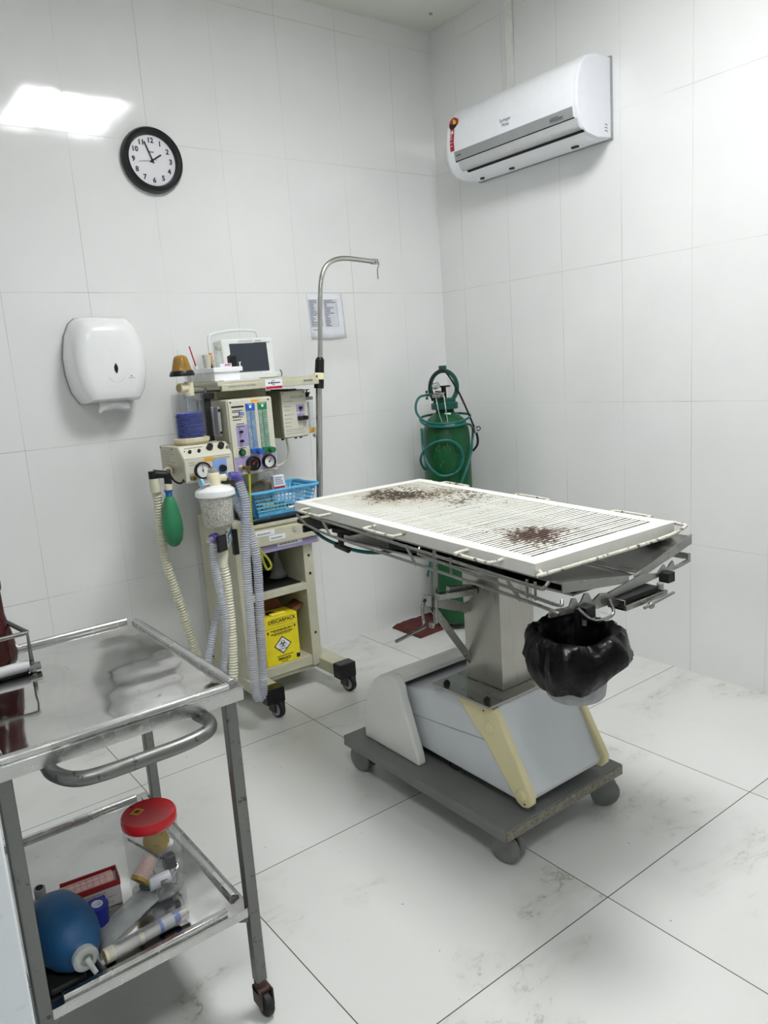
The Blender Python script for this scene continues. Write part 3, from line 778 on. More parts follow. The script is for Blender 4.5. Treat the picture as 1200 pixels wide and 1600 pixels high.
# small side flow meter with black knob
MB().bx(-1.125, -1.075, -.325, -.30, 1.258, 1.272).build('side_bracket', 'grey', P_, .001)
b = MB().bx(-1.112, -1.078, -.325, -.295, 1.135, 1.255); sfm = b.build('side_flow_meter', 'clearp', P_, .002)
b = MB(); b.cyl((-1.092, -.31, 1.14), (-1.092, -.31, 1.25), .005, .005, 12); b.build('side_flow_tube', 'paper', sfm)
MB().bx(-1.115, -1.075, -.33, -.29, 1.115, 1.140).build('side_flow_base', 'beige', sfm, .002)
b = MB(); b.bx(-1.108, -1.085, -.3315, -.33, 1.118, 1.134); b.build('side_flow_sticker', 'orange', sfm)
MB().cyl((-1.088, -.33, 1.105), (-1.088, -.348, 1.10), .008, .008, 16).build('side_flow_knob', 'lgrey', sfm)
b = MB(); b.lathe([(.007, 0), (.014, .018), (.013, .020)], (-1.098, -.315, 1.272)); b.cyl((-1.098, -.315, 1.29), (-1.098, -.315, 1.300), .003, .003, 10); b.bx(-1.110, -1.086, -.318, -.312, 1.300, 1.304); b.build('side_knob', 'black', P_)
# drip pole, leaning slightly
pp = [(-1.136, -.40, .79), (-1.087, -.40, 1.324)]
b = MB(); b.cyl(pp[0], pp[1], .0135, .0135, 22); b.build('drip_pole_lower', 'pole', P_)
up = [(-1.087, -.40, 1.32), (-1.070, -.40, 1.43), (-1.049, -.40, 1.64), (-1.036, -.40, 1.735), (-1.018, -.40, 1.786), (-.989, -.40, 1.818), (-.949, -.40, 1.835), (-.899, -.40, 1.841), (-.815, -.40, 1.836), (-.752, -.40, 1.831)]
dp = MB().tube(smooth(up, 6), .0105, 16).build('drip_pole_upper', 'pole', P_)
b = MB(); b.bx(-.765, -.728, -.405, -.395, 1.819, 1.843); b.build('pole_tip', 'pole', dp, .003)
b = MB(); b.tube(smooth([(-.738, -.413, 1.835), (-.735, -.415, 1.815), (-.734, -.402, 1.80), (-.732, -.398, 1.758)], 5), .0025, 8); b.build('pole_hook', 'pole', dp)
def along(t_): return Vector(pp[0]).lerp(Vector(pp[1]), t_) if t_ <= 1 else Vector(up[0]).lerp(Vector(up[1]), (t_ - 1) / .2)
cl = MB().cyl((-1.0885, -.40, 1.305), (-1.072, -.40, 1.425), .021, .019, 24).build('pole_clamp', 'black', P_, .002)
MB().cyl((-1.072, -.40, 1.424), (-1.071, -.40, 1.434), .0185, .013, 24).build('clamp_collar', 'black', cl)
MB().cyl((-1.0845, -.40, 1.342), (-1.0815, -.40, 1.370), .0222, .0218, 24).bx(-1.112, -1.082, -.42, -.40, 1.344, 1.369).build('clamp_tape', 'tape', cl, .002)
# bellows assembly
bc = (-1.676, -.385)
sb = MB()
prf = [(-.500, 1.000), (-.500, 1.088), (-.452, 1.136), (-.275, 1.136), (-.275, 1.000)]
sb.prism(prf, 'x', -1.765, -1.566); vb = sb.build('ventilator_box', 'cream', P_, .004)
F = Face((-1.762, -.4985, 1.0895), (.193, 0, 0), (0, .0465, .0455)); F.v = -F.v; F.o = Vector((-1.762, -.4535, 1.1355)); F.n = F.v.cross(F.u).normalized(); F.vn = F.v.normalized()
b = MB(); F.rect(b, 0, 1, .02, .98, .0, .0012); b.build('control_slope', 'fascia', vb)
b = MB()
for u, r in ((.17, .0065), (.36, .0065)): F.knob(b, u, .52, r, .009, .001)
for u in (.60, .84): F.knob(b, u, .38, .0125, .017, .001)
F.knob(b, .08, .40, .0025, .002, .001); F.lines(b, .10, .5, (.20,), .02, .001, .1, 3); F.lines(b, .85, 1.0, (.12,), .02, .001, .1, 3)
split(b, 'control_knob', 'black', vb)
b = MB(); F.knob(b, .965, .5, .005, .014, .001, 12); F.knob(b, .965, .5, .008, .003, .001, 6); b.build('toggle', 'grey', vb)
F = Face((-1.762, -.5005, 1.086), (.193, 0, 0), (0, 0, -.084))
b = MB(); F.rect(b, 0, 1, 0, 1, 0, .001); b.build('front_fascia', 'fascia', vb)
b = MB(); F.rect(b, .56, .86, .12, .92, .001, .0016); b.build('pale_blue_area', 'lblue', vb)
b = MB(); F.rect(b, .40, .60, -.02, .14, .001, .0016); b.build('warning_sticker', 'orange', vb)
b = MB(); F.lines(b, .08, .2, (.12, .22), .015, .001, 0, 3); F.lines(b, .60, .95, (.04, .09), .012, .001, 0, 3); F.lines(b, .05, .15, (.62, .70), .015, .001, 0, 3); F.knob(b, .03, .95, .002, .002, .001); b.build('fascia_print', 'greyink', vb)
b = MB(); F.knob(b, .76, .54, .0145, .014, .001); b.build('dial_knob', 'black', vb)
gauge(vb, .33, .50, .0315, F, 'black', 'whitem', 92, .016)
b = MB()
for y, z in ((-.285, 1.128), (-.40, 1.126), (-.285, 1.01), (-.49, 1.01)): b.cyl((-1.765, y, z), (-1.767, y, z), .003, .003, 10)
split(b, 'side_screw', 'black', vb)
b = MB()
F2 = Face((-1.7655, -.29, 1.115), (0, -.14, 0), (0, 0, -.09)); F2.lines(b, .05, .95, [i / 9 for i in range(9)], .012, 0, .6, 11); b.build('side_print', pm('faint_print', (150, 148, 132), .6), vb)
b = MB(); b.cyl((-1.74, -.50, 1.02), (-1.74, -.525, 1.02), .009, .008, 16); b.build('brass_port', 'brass', vb)
bw = MB().lathe([(.050, -.010), (.060, -.004), (.0665, .004), (.0665, .018), (.060, .020)], (*bc, 1.142), n=48).build('bellows_base', 'beige', P_)
b = MB()
for k in range(60):
    a = 2 * PI * k / 60; b.bx(-.0008, .0008, .066, .0685, .006, .017, Matrix.Translation((*bc, 1.142)) @ Matrix.Rotation(a, 4, 'Z'))
b.build('base_ribs', 'beige', bw)
pr = []
nf = 13
for k in range(nf):
    z = k * .0072; pr += [(.044, z), (.0555, z + .0036)]
pr.append((.043, nf * .0072)); pr.append((.01, nf * .0072 + .002))
MB().lathe(pr, (*bc, 1.163), n=40).build('blue_bellows', 'blueb', bw)
MB().cyl((*bc, 1.26), (*bc, 1.325), .0035, .0035, 12).build('bellows_rod', 'grey', bw)
dm = MB().lathe([(.0605, 0), (.0605, .165), (.057, .169), (.012, .172)], (*bc, 1.158), n=48, caps=False).build('bellows_dome', 'dome', bw)
b = MB()
for k in range(9): b.lathe([(.0607, 0), (.0611, .0006), (.0607, .0012)], (*bc, 1.175 + k * .012), n=40, caps=False)
b.build('dome_rings', 'dome', bw)
fx = (-1.662, -.385)
ft = MB().cyl((*fx, 1.318), (*fx, 1.372), .0175, .0175, 24).cyl((fx[0] - .004, fx[1], 1.350), (fx[0] - .045, fx[1] - .012, 1.350), .0165, .0185, 24).build('top_elbow', 'beige', P_, .001)
MB().cyl((fx[0] - .044, fx[1] - .0119, 1.350), (fx[0] - .048, fx[1] - .013, 1.350), .0145, .0145, 20).build('elbow_bore', pm('elbow_bore_brown', (160, 140, 100), .6), ft)
MB().cyl((*fx, 1.310), (*fx, 1.320), .026, .024, 24).build('elbow_flange', 'clearp', ft)
b = MB().lathe([(.011, 0), (.0125, .022), (.012, .034)], (*fx, 1.370), n=20); b.build('clear_adapter', 'clearp', P_)
# rail post beside the bellows
rp = MB().bx(-1.592, -1.568, -.36, -.33, 1.13, 1.325).bx(-1.597, -1.555, -.37, -.33, 1.300, 1.322).build('bellows_post', 'rubber', P_, .002)
MB().bx(-1.568, -1.556, -.41, -.345, 1.155, 1.268).bx(-1.575, -1.566, -.375, -.345, 1.155, 1.268).build('post_plate', 'grey', rp, .002)
split(MB().cyl((-1.562, -.411, 1.255), (-1.562, -.414, 1.255), .005, .005, 12).cyl((-1.562, -.411, 1.168), (-1.562, -.414, 1.168), .005, .005, 12), 'plate_screw', 'black', rp)
MB().cyl((-1.58, -.345, 1.32), (-1.58, -.345, 1.345), .006, .006, 12).build('post_stud', 'rod', rp)
# absorber canister in front
kc = (-1.700, -.60)
cn = MB().lathe([(.020, .148), (.056, .138), (.0695, .130), (.0705, .126), (.0705, .108), (.066, .106), (.064, .104)], (*kc, .850), n=56).build('canister_lid', 'white', P_, ang=50)
b = MB()
for k in range(70):
    b.bx(-.0008, .0008, .070, .0722, .109, .125, Matrix.Translation((*kc, .850)) @ Matrix.Rotation(2 * PI * k / 70, 4, 'Z'))
b.build('lid_ribs', 'white', cn)
MB().lathe([(.0585, .108), (.0555, .01), (.050, 0), (.01, -.002)], (*kc, .850), n=44).build('absorbent_granules', 'granule', P_)
MB().lathe([(.0625, .108), (.0595, .010), (.052, -.004), (.022, -.007), (.020, -.025), (.018, -.027)], (*kc, .850), n=44, caps=False).build('canister_jar', 'canw', P_)
tp = MB().lathe([(.026, 0), (.024, .010), (.0235, .050), (.020, .056), (.0175, .058)], (*kc, .985), n=28).cyl((kc[0] - .02, kc[1], 1.022), (kc[0] + .046, kc[1] + .0, 1.018), .010, .013, 18).build('canister_head', 'beige', P_)
MB().lathe([(.018, 0), (.019, .008), (.017, .016), (.009, .022), (.001, .024)], (*kc, 1.040), n=24).build('head_cap', 'chrome', tp)
MB().cyl((kc[0] - .022, kc[1] - .01, 1.012), (kc[0] - .050, kc[1] - .012, 1.012), .011, .012, 18).build('head_side_port', 'chrome', tp)
MB().cyl((kc[0] - .050, kc[1] - .012, 1.012), (kc[0] - .058, kc[1] - .013, 1.012), .015, .015, 18).build('pale_blue_ring', pm('pale_blue_ring', (150, 196, 220), .4), tp)
MB().cyl((kc[0] + .046, kc[1], 1.018), (kc[0] + .066, kc[1], 1.017), .0115, .0115, 18).build('clear_connector', 'clearp', tp)
MB().tube(smooth([(kc[0] + .064, kc[1], 1.019), (kc[0] + .084, kc[1], 1.018), (kc[0] + .100, kc[1], 1.004), (kc[0] + .102, kc[1], .992)], 5), .0155, 18).build('purple_elbow', 'purple', tp)
bt = MB().cyl((*kc, .79), (*kc, .835), .017, .019, 20).build('canister_foot', 'canw', P_)
MB().cyl((kc[0] - .02, kc[1] - .01, .806), (kc[0] - .042, kc[1] - .02, .804), .017, .017, 20).build('blue_ring', 'purple', bt)
MB().cyl((kc[0] - .040, kc[1] - .019, .804), (kc[0] - .062, kc[1] - .028, .800), .011, .009, 16).build('drain_plug', 'canw', bt)
d1 = Vector((.64, .77, 0))
bk0 = Vector((-1.735, -.655, .785))
Mb = Matrix.Translation((-1.735, -.650, .785)) @ Matrix.Rotation(R(24), 4, 'Z')
MB().bx(0, .046, -.006, .006, -.030, .030, Mb).build('bracket_block', 'black', P_, .002)
Mb2 = Matrix.Translation((-1.692, -.632, .785)) @ Matrix.Rotation(R(58), 4, 'Z')
tl = MB().bx(0, .135, -.005, .005, -.022, .028, Mb2).build('teal_plate', 'lgrey', P_, .001)
MB().bx(.004, .130, -.0062, -.005, -.010, .024, Mb2).build('teal_print_area', 'teal', tl)
b = MB(); b.bx(.05, .095, -.0072, -.006, .005, .009, Mb2).bx(.015, .04, -.0072, -.006, .0, .003, Mb2).bx(.06, .1, -.0072, -.006, -.003, 0, Mb2).build('teal_print_lines', 'paper', tl)
MB().bx(-1.612, -1.590, -.52, -.50, .70, .80).build('bracket_tail', 'black', P_, .002)
MB().beam((-1.625, -.52, .775), (-1.553, -.36, .775), .02, .03).build('support_arm', 'creamd', P_, .002)
# hoses
MB().hose([(-1.872, -.47, 1.022), (-1.862, -.45, .90), (-1.862, -.45, .735), (-1.830, -.45, .56), (-1.800, -.45, .40), (-1.77, -.44, .28), (-1.73, -.42, .20), (-1.70, -.40, .17)], .0155, .011).build('corrugated_hose_beige', 'hoseb', P_)
MB().cyl((-1.872, -.47, .985), (-1.873, -.47, 1.035), .019, .019, 20).build('hose_cuff', 'hoseb', P_)
MB().hose([(-1.700, -.60, .70), (-1.694, -.60, .62), (-1.694, -.60, .50), (-1.700, -.60, .36), (-1.712, -.60, .24), (-1.73, -.58, .17)], .0165, .011).build('corrugated_hose_white', 'hosew', P_)
MB().lathe([(.017, 0), (.022, -.01), (.024, -.05), (.018, -.085), (.0175, -.10)], (-1.701, -.60, .785), n=22).build('hose_cuff', 'hosew', P_)
MB().hose([(-1.600, -.60, .995), (-1.592, -.615, .93), (-1.596, -.62, .86), (-1.612, -.62, .76), (-1.618, -.62, .62), (-1.624, -.62, .45), (-1.634, -.62, .28), (-1.634, -.62, .18), (-1.622, -.62, .145), (-1.603, -.62, .16), (-1.594, -.62, .26), (-1.582, -.62, .47), (-1.571, -.62, .68), (-1.580, -.61, .79), (-1.60, -.60, .87), (-1.615, -.57, .93), (-1.62, -.53, .97)], .0165, .009).build('corrugated_hose_clear', 'hosec', P_)
MB().hose([(-1.735, -.61, .79), (-1.738, -.61, .70), (-1.722, -.60, .58), (-1.715, -.60, .46), (-1.722, -.58, .34), (-1.74, -.56, .22)], .0145, .009).build('corrugated_hose_clear', 'hosec', P_)
MB().hose([(-1.70, -.56, .56), (-1.745, -.55, .44), (-1.775, -.54, .33), (-1.79, -.53, .24)], .0135, .009).build('corrugated_hose_clear', 'hosec', P_)
# rebreathing bag
MB().lathe([(.013, .190), (.017, .184), (.024, .165), (.031, .13), (.037, .095), (.0375, .06), (.031, .025), (.018, .006), (.006, 0)], (-1.833, -.49, .775), n=32, sx=1.0, sy=1.0).build('rebreathing_bag', 'bag', P_, ang=60)
bn = MB().lathe([(.0125, 0), (.0125, .020), (.016, .022), (.016, .027)], (-1.832, -.49, .962), n=22).build('bag_neck', 'blueneck', P_)
MB().cyl((-1.831, -.49, .988), (-1.830, -.49, 1.012), .0135, .0135, 20).build('bag_adapter', 'beige', P_)
MB().cyl((-1.830, -.49, 1.010), (-1.829, -.49, 1.048), .0135, .014, 20).cyl((-1.829, -.49, 1.045), (-1.874, -.47, 1.052), .013, .0165, 20).cyl((-1.829, -.49, 1.042), (-1.79, -.40, 1.045), .010, .010, 16).cyl((-1.874, -.47, 1.03), (-1.874, -.47, 1.062), .0175, .0175, 18).build('black_elbow', 'black', P_)
MB().cyl((-1.79, -.40, 1.045), (-1.766, -.35, 1.045), .017, .015, 20).build('breathing_port', 'beige', P_)
MB().tube(smooth([(-1.815, -.47, 1.045), (-1.80, -.48, 1.015), (-1.775, -.48, 1.005), (-1.755, -.47, 1.03), (-1.762, -.46, 1.055)], 6), .004, 8).build('black_strap', 'black', P_)

# amber mask on top
t = thing('anaesthesia_mask', 'amber cone anaesthesia mask with black rubber rim on the bellows fitting', 'mask', (-1.690, -.385, 1.40))
mc = (-1.688, -.395)
MB().lathe([(.0405, 0), (.0385, .010), (.0270, .056), (.0225, .066), (.014, .0708), (.010, .072)], (*mc, 1.400), n=36).build('cone', 'amber', t)
MB().lathe([(.034, -.003), (.0465, -.006), (.0470, .001), (.041, .014), (.037, .014)], (*mc, 1.400), n=36).build('rim', 'black', t)
MB().lathe([(.0095, 0), (.0095, .022), (.007, .022)], (*mc, 1.471), n=18, caps=False).build('connector', 'clearp', t)
MB().tube(smooth([(mc[0], mc[1] - .026, 1.462), (mc[0] + .003, mc[1] - .030, 1.44), (mc[0] + .002, mc[1] - .036, 1.415)], 4), .0015, 6).build('mould_line', 'amber', t)

# ------------------------------------------------------------------ patient monitor
t = thing('patient_monitor', 'white patient monitor with dark blank screen standing on top shelf', 'monitor', (-1.29, -.2, 1.364))
Mm = Matrix.Translation((-1.30, -.215, 1.3645)) @ Matrix.Rotation(R(-4), 4, 'X')
MB().bx(-.122, .122, 0, .09, .010, .172, Mm).build('body', 'monitor', t, .008)
MB().bx(-.128, .128, -.015, .10, 0, .022, Mm).build('foot', 'monitor', t, .003)
sc_ = MB().bx(-.088, .086, -.0030, .001, .032, .150, Mm).build('screen', 'screen', t)
F = Face(Mm @ Vector((-.11, -.001, .165)), Vector((.22, 0, 0)), Mm.to_3x3() @ Vector((0, 0, -.15)))
b = MB(); F.text(b, 'DX 2021', .008, .72, .04, d=.0006); F.lines(b, .62, .97, (.088,), .006, .0005, 0, 3); b.build('print', 'ink', t)
b = MB(); F.rect(b, .30, .60, .01, .07, .0002, .0008); b.build('brand_strip', 'lgrey', t)
MB().tube(smooth([Mm @ Vector(p) for p in ((-.145, .075, .03), (-.143, .075, .12), (-.140, .075, .188), (-.12, .075, .203), (-.05, .075, .213), (.03, .075, .215), (.078, .075, .210), (.090, .075, .200), (.093, .075, .175))], 5), .0065, 10).build('handle', 'monitor', t)
b = MB(); b.tube(smooth([(-1.178, -.25, 1.365), (-1.176, -.25, 1.385), (-1.184, -.25, 1.395)], 4), .002, 6)
b.build('cable_stub', 'black', t)

# organiser tray and the small things standing in it
t = thing('organiser_tray', 'white ribbed plastic organiser tray on the left end of top shelf', 'tray', (-1.49, -.25, 1.364))
b = MB().bx(-1.548, -1.436, -.375, -.11, 1.3645, 1.402); b.build('body', 'white', t, .002)
MB().bx(-1.553, -1.428, -.385, -.10, 1.400, 1.418).build('lid', 'white', t, .002)
b = MB()
for k in range(26): b.bx(-1.5505, -1.548, -.365 + k * .0098, -.361 + k * .0098, 1.367, 1.399)
b.build('side_ribs', 'whitem', t)
def small(name, label, cat, x, y, z=1.4182): return thing(name, label, cat, (x, y, z))
tag(MB().bx(-1.53, -1.375, -.418, -.375, 1.3642, 1.3672).build('paper_strip', 'paper', org=(-1.45, -.40, 1.364)), 'white paper strip lying flat on front edge of the top shelf', 'paper')
t = small('measuring_cup', 'translucent measuring cup standing on the white organiser tray', 'cup', -1.540, -.30)
MB().lathe([(.013, 0), (.0175, .052), (.0163, .052), (.0122, .002)], (-1.538, -.30, 1.4185), n=26, caps=False).cyl((-1.538, -.30, 1.4185), (-1.538, -.30, 1.420), .013, .013, 24).build('wall', pm('frosted_cup', (206, 206, 196), .4, alpha=.8), t)
t = small('toothbrush', 'thin magenta red brush leaning upright at left end of tray', 'brush', -1.547, -.19)
MB().cyl((-1.545, -.21, 1.42), (-1.558, -.19, 1.512), .003, .0028, 10).build('handle', 'pinkred', t)
MB().cyl((-1.545, -.21, 1.4185), (-1.5465, -.209, 1.432), .006, .005, 12).build('tip', 'whitem', t)
t = small('ointment_tube', 'orange and black ointment tube standing behind the measuring cup', 'tube', -1.512, -.26)
MB().lathe([(.005, 0), (.006, .018), (.009, .024), (.010, .06)], (-1.507, -.27, 1.4185), n=16, sy=.5).build('tube', 'orange', t)
MB().cyl((-1.507, -.27, 1.4183), (-1.507, -.27, 1.437), .0055, .0055, 12).build('cap', 'black', t)
for x, y, h, lab in ((-1.492, -.25, .048, 'clear glass ampoule standing between ointment tube and orange cap'), (-1.484, -.28, .040, 'shorter clear glass ampoule beside the printed white carton')):
    b = MB(); b.lathe([(.0055, 0), (.006, h * .6), (.0028, h * .72), (.0033, h)], (x, y, 1.4185), n=14)
    tag(b.build('glass_ampoule', 'glass', org=(x, y, 1.4185)), lab, 'ampoule')
t = small('capped_vial', 'small vial with an orange red cap standing behind white carton', 'vial', -1.466, -.27)
MB().cyl((-1.502, -.24, 1.4185), (-1.502, -.24, 1.440), .008, .008, 18).build('glass', 'glass', t)
MB().ball((-1.502, -.24, 1.447), .0105, 1.1, 1, .9).build('cap', pm('orange_red_cap', (214, 92, 50), .45), t)
t = small('printed_carton', 'small white carton with red lettering on the organiser tray', 'box', -1.50, -.36)
MB().bx(-1.518, -1.468, -.372, -.348, 1.4183, 1.4325).build('box', 'paper', t, .0005)
F = Face((-1.518, -.3722, 1.4325), (.050, 0, 0), (0, 0, -.014)); b = MB(); F.lines(b, .40, .95, (.3, .6), .10, 0, .1, 4); b.build('print', 'red', t)
t = small('tall_vial', 'tall clear capped specimen bottle standing in front of monitor', 'vial', -1.445, -.30)
MB().lathe([(.0105, 0), (.0105, .060), (.008, .066), (.008, .072), (.012, .072), (.012, .082), (.001, .083)], (-1.483, -.30, 1.4185), n=22).build('bottle', 'glass', t)
MB().lathe([(.0125, .071), (.0125, .084), (.001, .0845)], (-1.483, -.30, 1.4185), n=22).build('cap', pm('yellowed_cap', (196, 186, 160), .5, alpha=.85), t)
t = small('black_film_canister', 'small black container next to the tall clear bottle', 'container', -1.425, -.33)
MB().bx(-1.468, -1.440, -.365, -.335, 1.4183, 1.462).build('body', 'black', t, .003)
MB().ball((-1.452, -.35, 1.462), .011, 1, 1, .5).build('top', 'black', t)
t = small('syringe', 'tiny white syringe standing upright at the right end of tray', 'syringe', -1.43, -.37)
MB().cyl((-1.4345, -.376, 1.4183), (-1.4345, -.376, 1.433), .0028, .0028, 12).build('barrel', 'whitem', t)
MB().cyl((-1.4345, -.376, 1.433), (-1.4345, -.376, 1.4355), .006, .006, 14).build('flange', 'whitem', t)
tag(MB().ball((-1.4305, -.30, 1.422), .0045, 1.6, 1, .8, 12).build('red_stopper', 'red', org=(-1.43, -.30, 1.418)), 'tiny red stopper lying at right end of the tray', 'stopper')

# ------------------------------------------------------------------ blue basket on the worktop
t = thing('plastic_basket', 'sky blue perforated plastic basket on the machine worktop', 'basket', (-1.31, -.31, .806))
def bkp(u, v, w):  # w 0..1 height ; u,v -1..1
    k = .84 + .16 * w
    return Vector((-1.312 + u * .152 * k, -.325 + v * .098 * k, .808 + .100 * w))
b = MB()
def wallbars(p0, p1, n):
    for k in range(n + 1):
        f = k / n; u = p0[0] + (p1[0] - p0[0]) * f; v = p0[1] + (p1[1] - p0[1]) * f
        b.beam(bkp(u, v, 0), bkp(u, v, 1), .0042 if 0 < k < n else .012, .0025)
    for w in (0.05, .20, .36, .52, .68, .84, .97):
        b.beam(bkp(*p0, w), bkp(*p1, w), .0028, .006 if .1 < w < .9 else .014)
wallbars((-1, -1), (1, -1), 16); wallbars((-1, 1), (1, 1), 16); wallbars((-1, -1), (-1, 1), 9); wallbars((1, -1), (1, 1), 9)
b.bx(-1.435, -1.189, -.405, -.245, .8065, .811)
b.build('lattice', 'basket', t)
b = MB(); c = [bkp(u, v, 1.0) for u, v in ((-1.04, -1.04), (0, -1.05), (1.04, -1.04), (1.06, 0), (1.04, 1.04), (0, 1.05), (-1.04, 1.04), (-1.06, 0))]
b.tube(smooth(c, 6, True), .007, 8, closed=True); b.build('rim', 'basket', t)
tag(MB().bx(-1.40, -1.30, -.40, -.26, .812, .822).bx(-1.39, -1.25, -.37, -.27, .822, .845).build('yellow_packet', pm('yellow_green_packet', (206, 200, 110), .6, var=.12), org=(-1.33, -.32, .812), bevel=.003), 'yellowish packets lying at the bottom of the blue basket', 'packet')
o = MB().prism([(-1.435, .846), (-1.30, .846), (-1.325, .945), (-1.40, .925), (-1.43, .905)], 'y', -.335, -.275).build('brown_paper_bag', pm('grey_brown_paper', (146, 138, 118), .8, var=.08), org=(-1.37, -.30, .85), bevel=.006)
tag(o, 'grey brown paper bag standing in left half of the blue basket', 'paper bag')
t = thing('medicine_carton', 'upright white medicine carton with red band in the blue basket', 'box', (-1.305, -.37, .85))
MB().bx(-1.338, -1.288, -.385, -.36, .848, .962).build('box', 'paper', t, .001)
F = Face((-1.338, -.3853, .962), (.050, 0, 0), (0, 0, -.114)); b = MB(); F.rect(b, 0, 1, .40, .56, 0, .0004); b.build('red_band', 'red', t)
b = MB(); F.lines(b, .1, .9, (.08, .15, .22, .3), .018, 0, .3, 8); b.build('print', 'greyink', t)
t = thing('saline_bottle', 'translucent plastic bottle standing behind the basket carton', 'bottle', (-1.265, -.20, .806))
MB().lathe([(.040, 0), (.042, .02), (.042, .12), (.036, .15), (.014, .168), (.013, .19)], (-1.262, -.175, .8065), n=32).build('body', clear('saline_plastic', (214, 220, 220), .5, .2), t)
MB().cyl((-1.262, -.175, .996), (-1.262, -.175, 1.012), .015, .015, 20).build('cap', 'canw', t)
tag(MB().bx(-1.285, -1.23, -.37, -.30, .812, .870).build('white_box', 'paper', org=(-1.26, -.33, .812), bevel=.002), 'plain white box inside the right half of blue basket', 'box')
tag(MB().bx(-1.225, -1.178, -.35, -.28, .845, .885, Matrix.Rotation(0, 4, 'X')).build('plastic_wrapper', 'film', org=(-1.2, -.31, .84), bevel=.008), 'crumpled clear wrapper at the right end of blue basket', 'wrapper')
tag(MB().cyl((-1.252, -.31, .870), (-1.252, -.31, .925), .008, .008, 16).build('small_vial', 'whitem', org=(-1.252, -.31, .87)), 'little white capped vial on the white box in basket', 'vial')

# ------------------------------------------------------------------ flask on middle shelf, sharps box below
t = thing('clear_cone_mask', 'clear cone shaped mask standing on the dark middle shelf', 'mask', (-1.205, -.2, .486))
fc_ = (-1.285, -.24)
MB().lathe([(.040, 0), (.038, .008), (.014, .086), (.011, .090), (.010, .112)], (*fc_, .486), n=30, caps=False).build('cone', clear('cone_clear', (190, 196, 190), .4, .15), t)
MB().lathe([(.0105, .100), (.0105, .118), (.007, .120)], (*fc_, .486), n=18).build('spout', 'grey', t)
MB().lathe([(.044, 0), (.044, .006), (.038, .007)], (*fc_, .4855), n=30, caps=False).build('rim', 'black', t)
t = thing('sharps_box', 'yellow cardboard sharps disposal box with open lid flaps on bottom shelf', 'sharps box', (-1.385, -.34, .15))
bx0, bx1, by0, by1, bz0, bz1 = -1.457, -1.293, -.392, -.285, .151, .365
MB().bx(bx0, bx1, by0, by1, bz0, bz1).build('carton', 'ysharps', t, .0015)
F = Face((bx0, by0 - .0004, bz1), (bx1 - bx0, 0, 0), (0, 0, bz0 - bz1))
b = MB(); F.text(b, 'DESCARPACK', .0215, .54, .095, d=.0003, bold=.0004); F.rect(b, .20, .88, .035, .040, 0, .0004); F.rect(b, .20, .88, .155, .160, 0, .0004)
F.rect(b, 0, 1, .215, .219, 0, .0004)
F.text(b, 'PERIGO!', .0165, .52, .895, d=.0003, bold=.0005); F.lines(b, .30, .80, (.83,), .007, 0, 0, 3); F.lines(b, .42, .62, (.955,), .007, 0, 0, 3)
F.lines(b, .18, .84, (.275, .345), .010, 0, 0, 4); F.lines(b, .26, .76, (.305, .375), .006, 0, 0, 5)
F.rect(b, .88, .985, .87, .955, 0, .0004)
for u, v in ((.10, .30), (.90, .27)):
    F.rect(b, u - .015, u + .015, v - .005, v + .03, 0, .0004)
    b.bm.faces.new([b.bm.verts.new(F.p(*q, .0005)) for q in ((u - .035, v - .003), (u + .035, v - .003), (u, v - .035))])
b.build('print', 'ink', t)
b = MB(); q = [(.50, .42), (.76, .605), (.50, .79), (.24, .605)]
b.skin([[b.bm.verts.new(F.p(*p, 0)) for p in q], [b.bm.verts.new(F.p(*p, .0006)) for p in q]]); dm_ = b.build('diamond_border', 'ink', t)
q = [(.50, .445), (.725, .605), (.50, .765), (.275, .605)]
b = MB(); b.skin([[b.bm.verts.new(F.p(*p, .0005)) for p in q], [b.bm.verts.new(F.p(*p, .0009)) for p in q]]); b.build('diamond_white', 'paper', dm_)
b = MB(); o = F.p(.50, .585, .0012)
for k in range(3):
    a0 = R(90 + 120 * k); c = o + Vector((.0085 * math.cos(a0), 0, .0085 * math.sin(a0)))
    b.tube([c + Vector((.0078 * math.cos(a0 + a), 0, .0078 * math.sin(a0 + a))) for a in [R(q_) for q_ in range(30, 331, 20)]], .0015, 6)
b.tube([o + Vector((.0062 * math.cos(a), 0, .0062 * math.sin(a))) for a in [2 * PI * i / 20 for i in range(20)]], .0009, 6, closed=True)
F.lines(b, .38, .62, (.685,), .006, .001, 0, 2); b.build('biohazard_symbol', 'ink', dm_)
Ft = Face((bx0, by1, bz1 + .0004), (bx1 - bx0, 0, 0), (0, by0 - by1, 0))
b = MB(); b.lathe([(.03, 0), (.03, .0006)], Ft.p(.42, .50), (0, 0, 1), 26, sy=.8); b.build('disposal_hole', 'darkgap', t)
b = MB(); Ft.rect(b, .30, .72, .60, .86, .001, .006); b.build('carry_tab', pm('bright_yellow_tab', (244, 232, 90), .45), t, .002)
b = MB(); b.quadprism((bx0 - .005, by1, bz1), (bx1 - .01, by1, bz1), (bx1 - .04, by1 + .04, bz1 + .085), (bx0 - .01, by1 + .04, bz1 + .085), .002); b.build('back_flap', 'kraft', t)
b = MB(); b.quadprism((bx1, by0 + .01, bz1), (bx1, by1, bz1), (bx1 + .055, by1 + .01, bz1 + .022), (bx1 + .055, by0 + .03, bz1 + .018), .002); b.build('side_flap', 'kraft', t)
b = MB(); b.quadprism((bx0, by1, bz1), (bx0, by0 + .02, bz1), (bx0 - .02, by0 + .03, bz1 + .04), (bx0 - .02, by1, bz1 + .05), .002); b.build('side_flap', 'kraft', t)
tag(MB().bx(-1.375, -1.31, -.24, -.10, .151, .43).build('white_carton', 'paper', org=(-1.33, -.17, .151), bevel=.003), 'tall white carton standing behind the yellow sharps box', 'box')

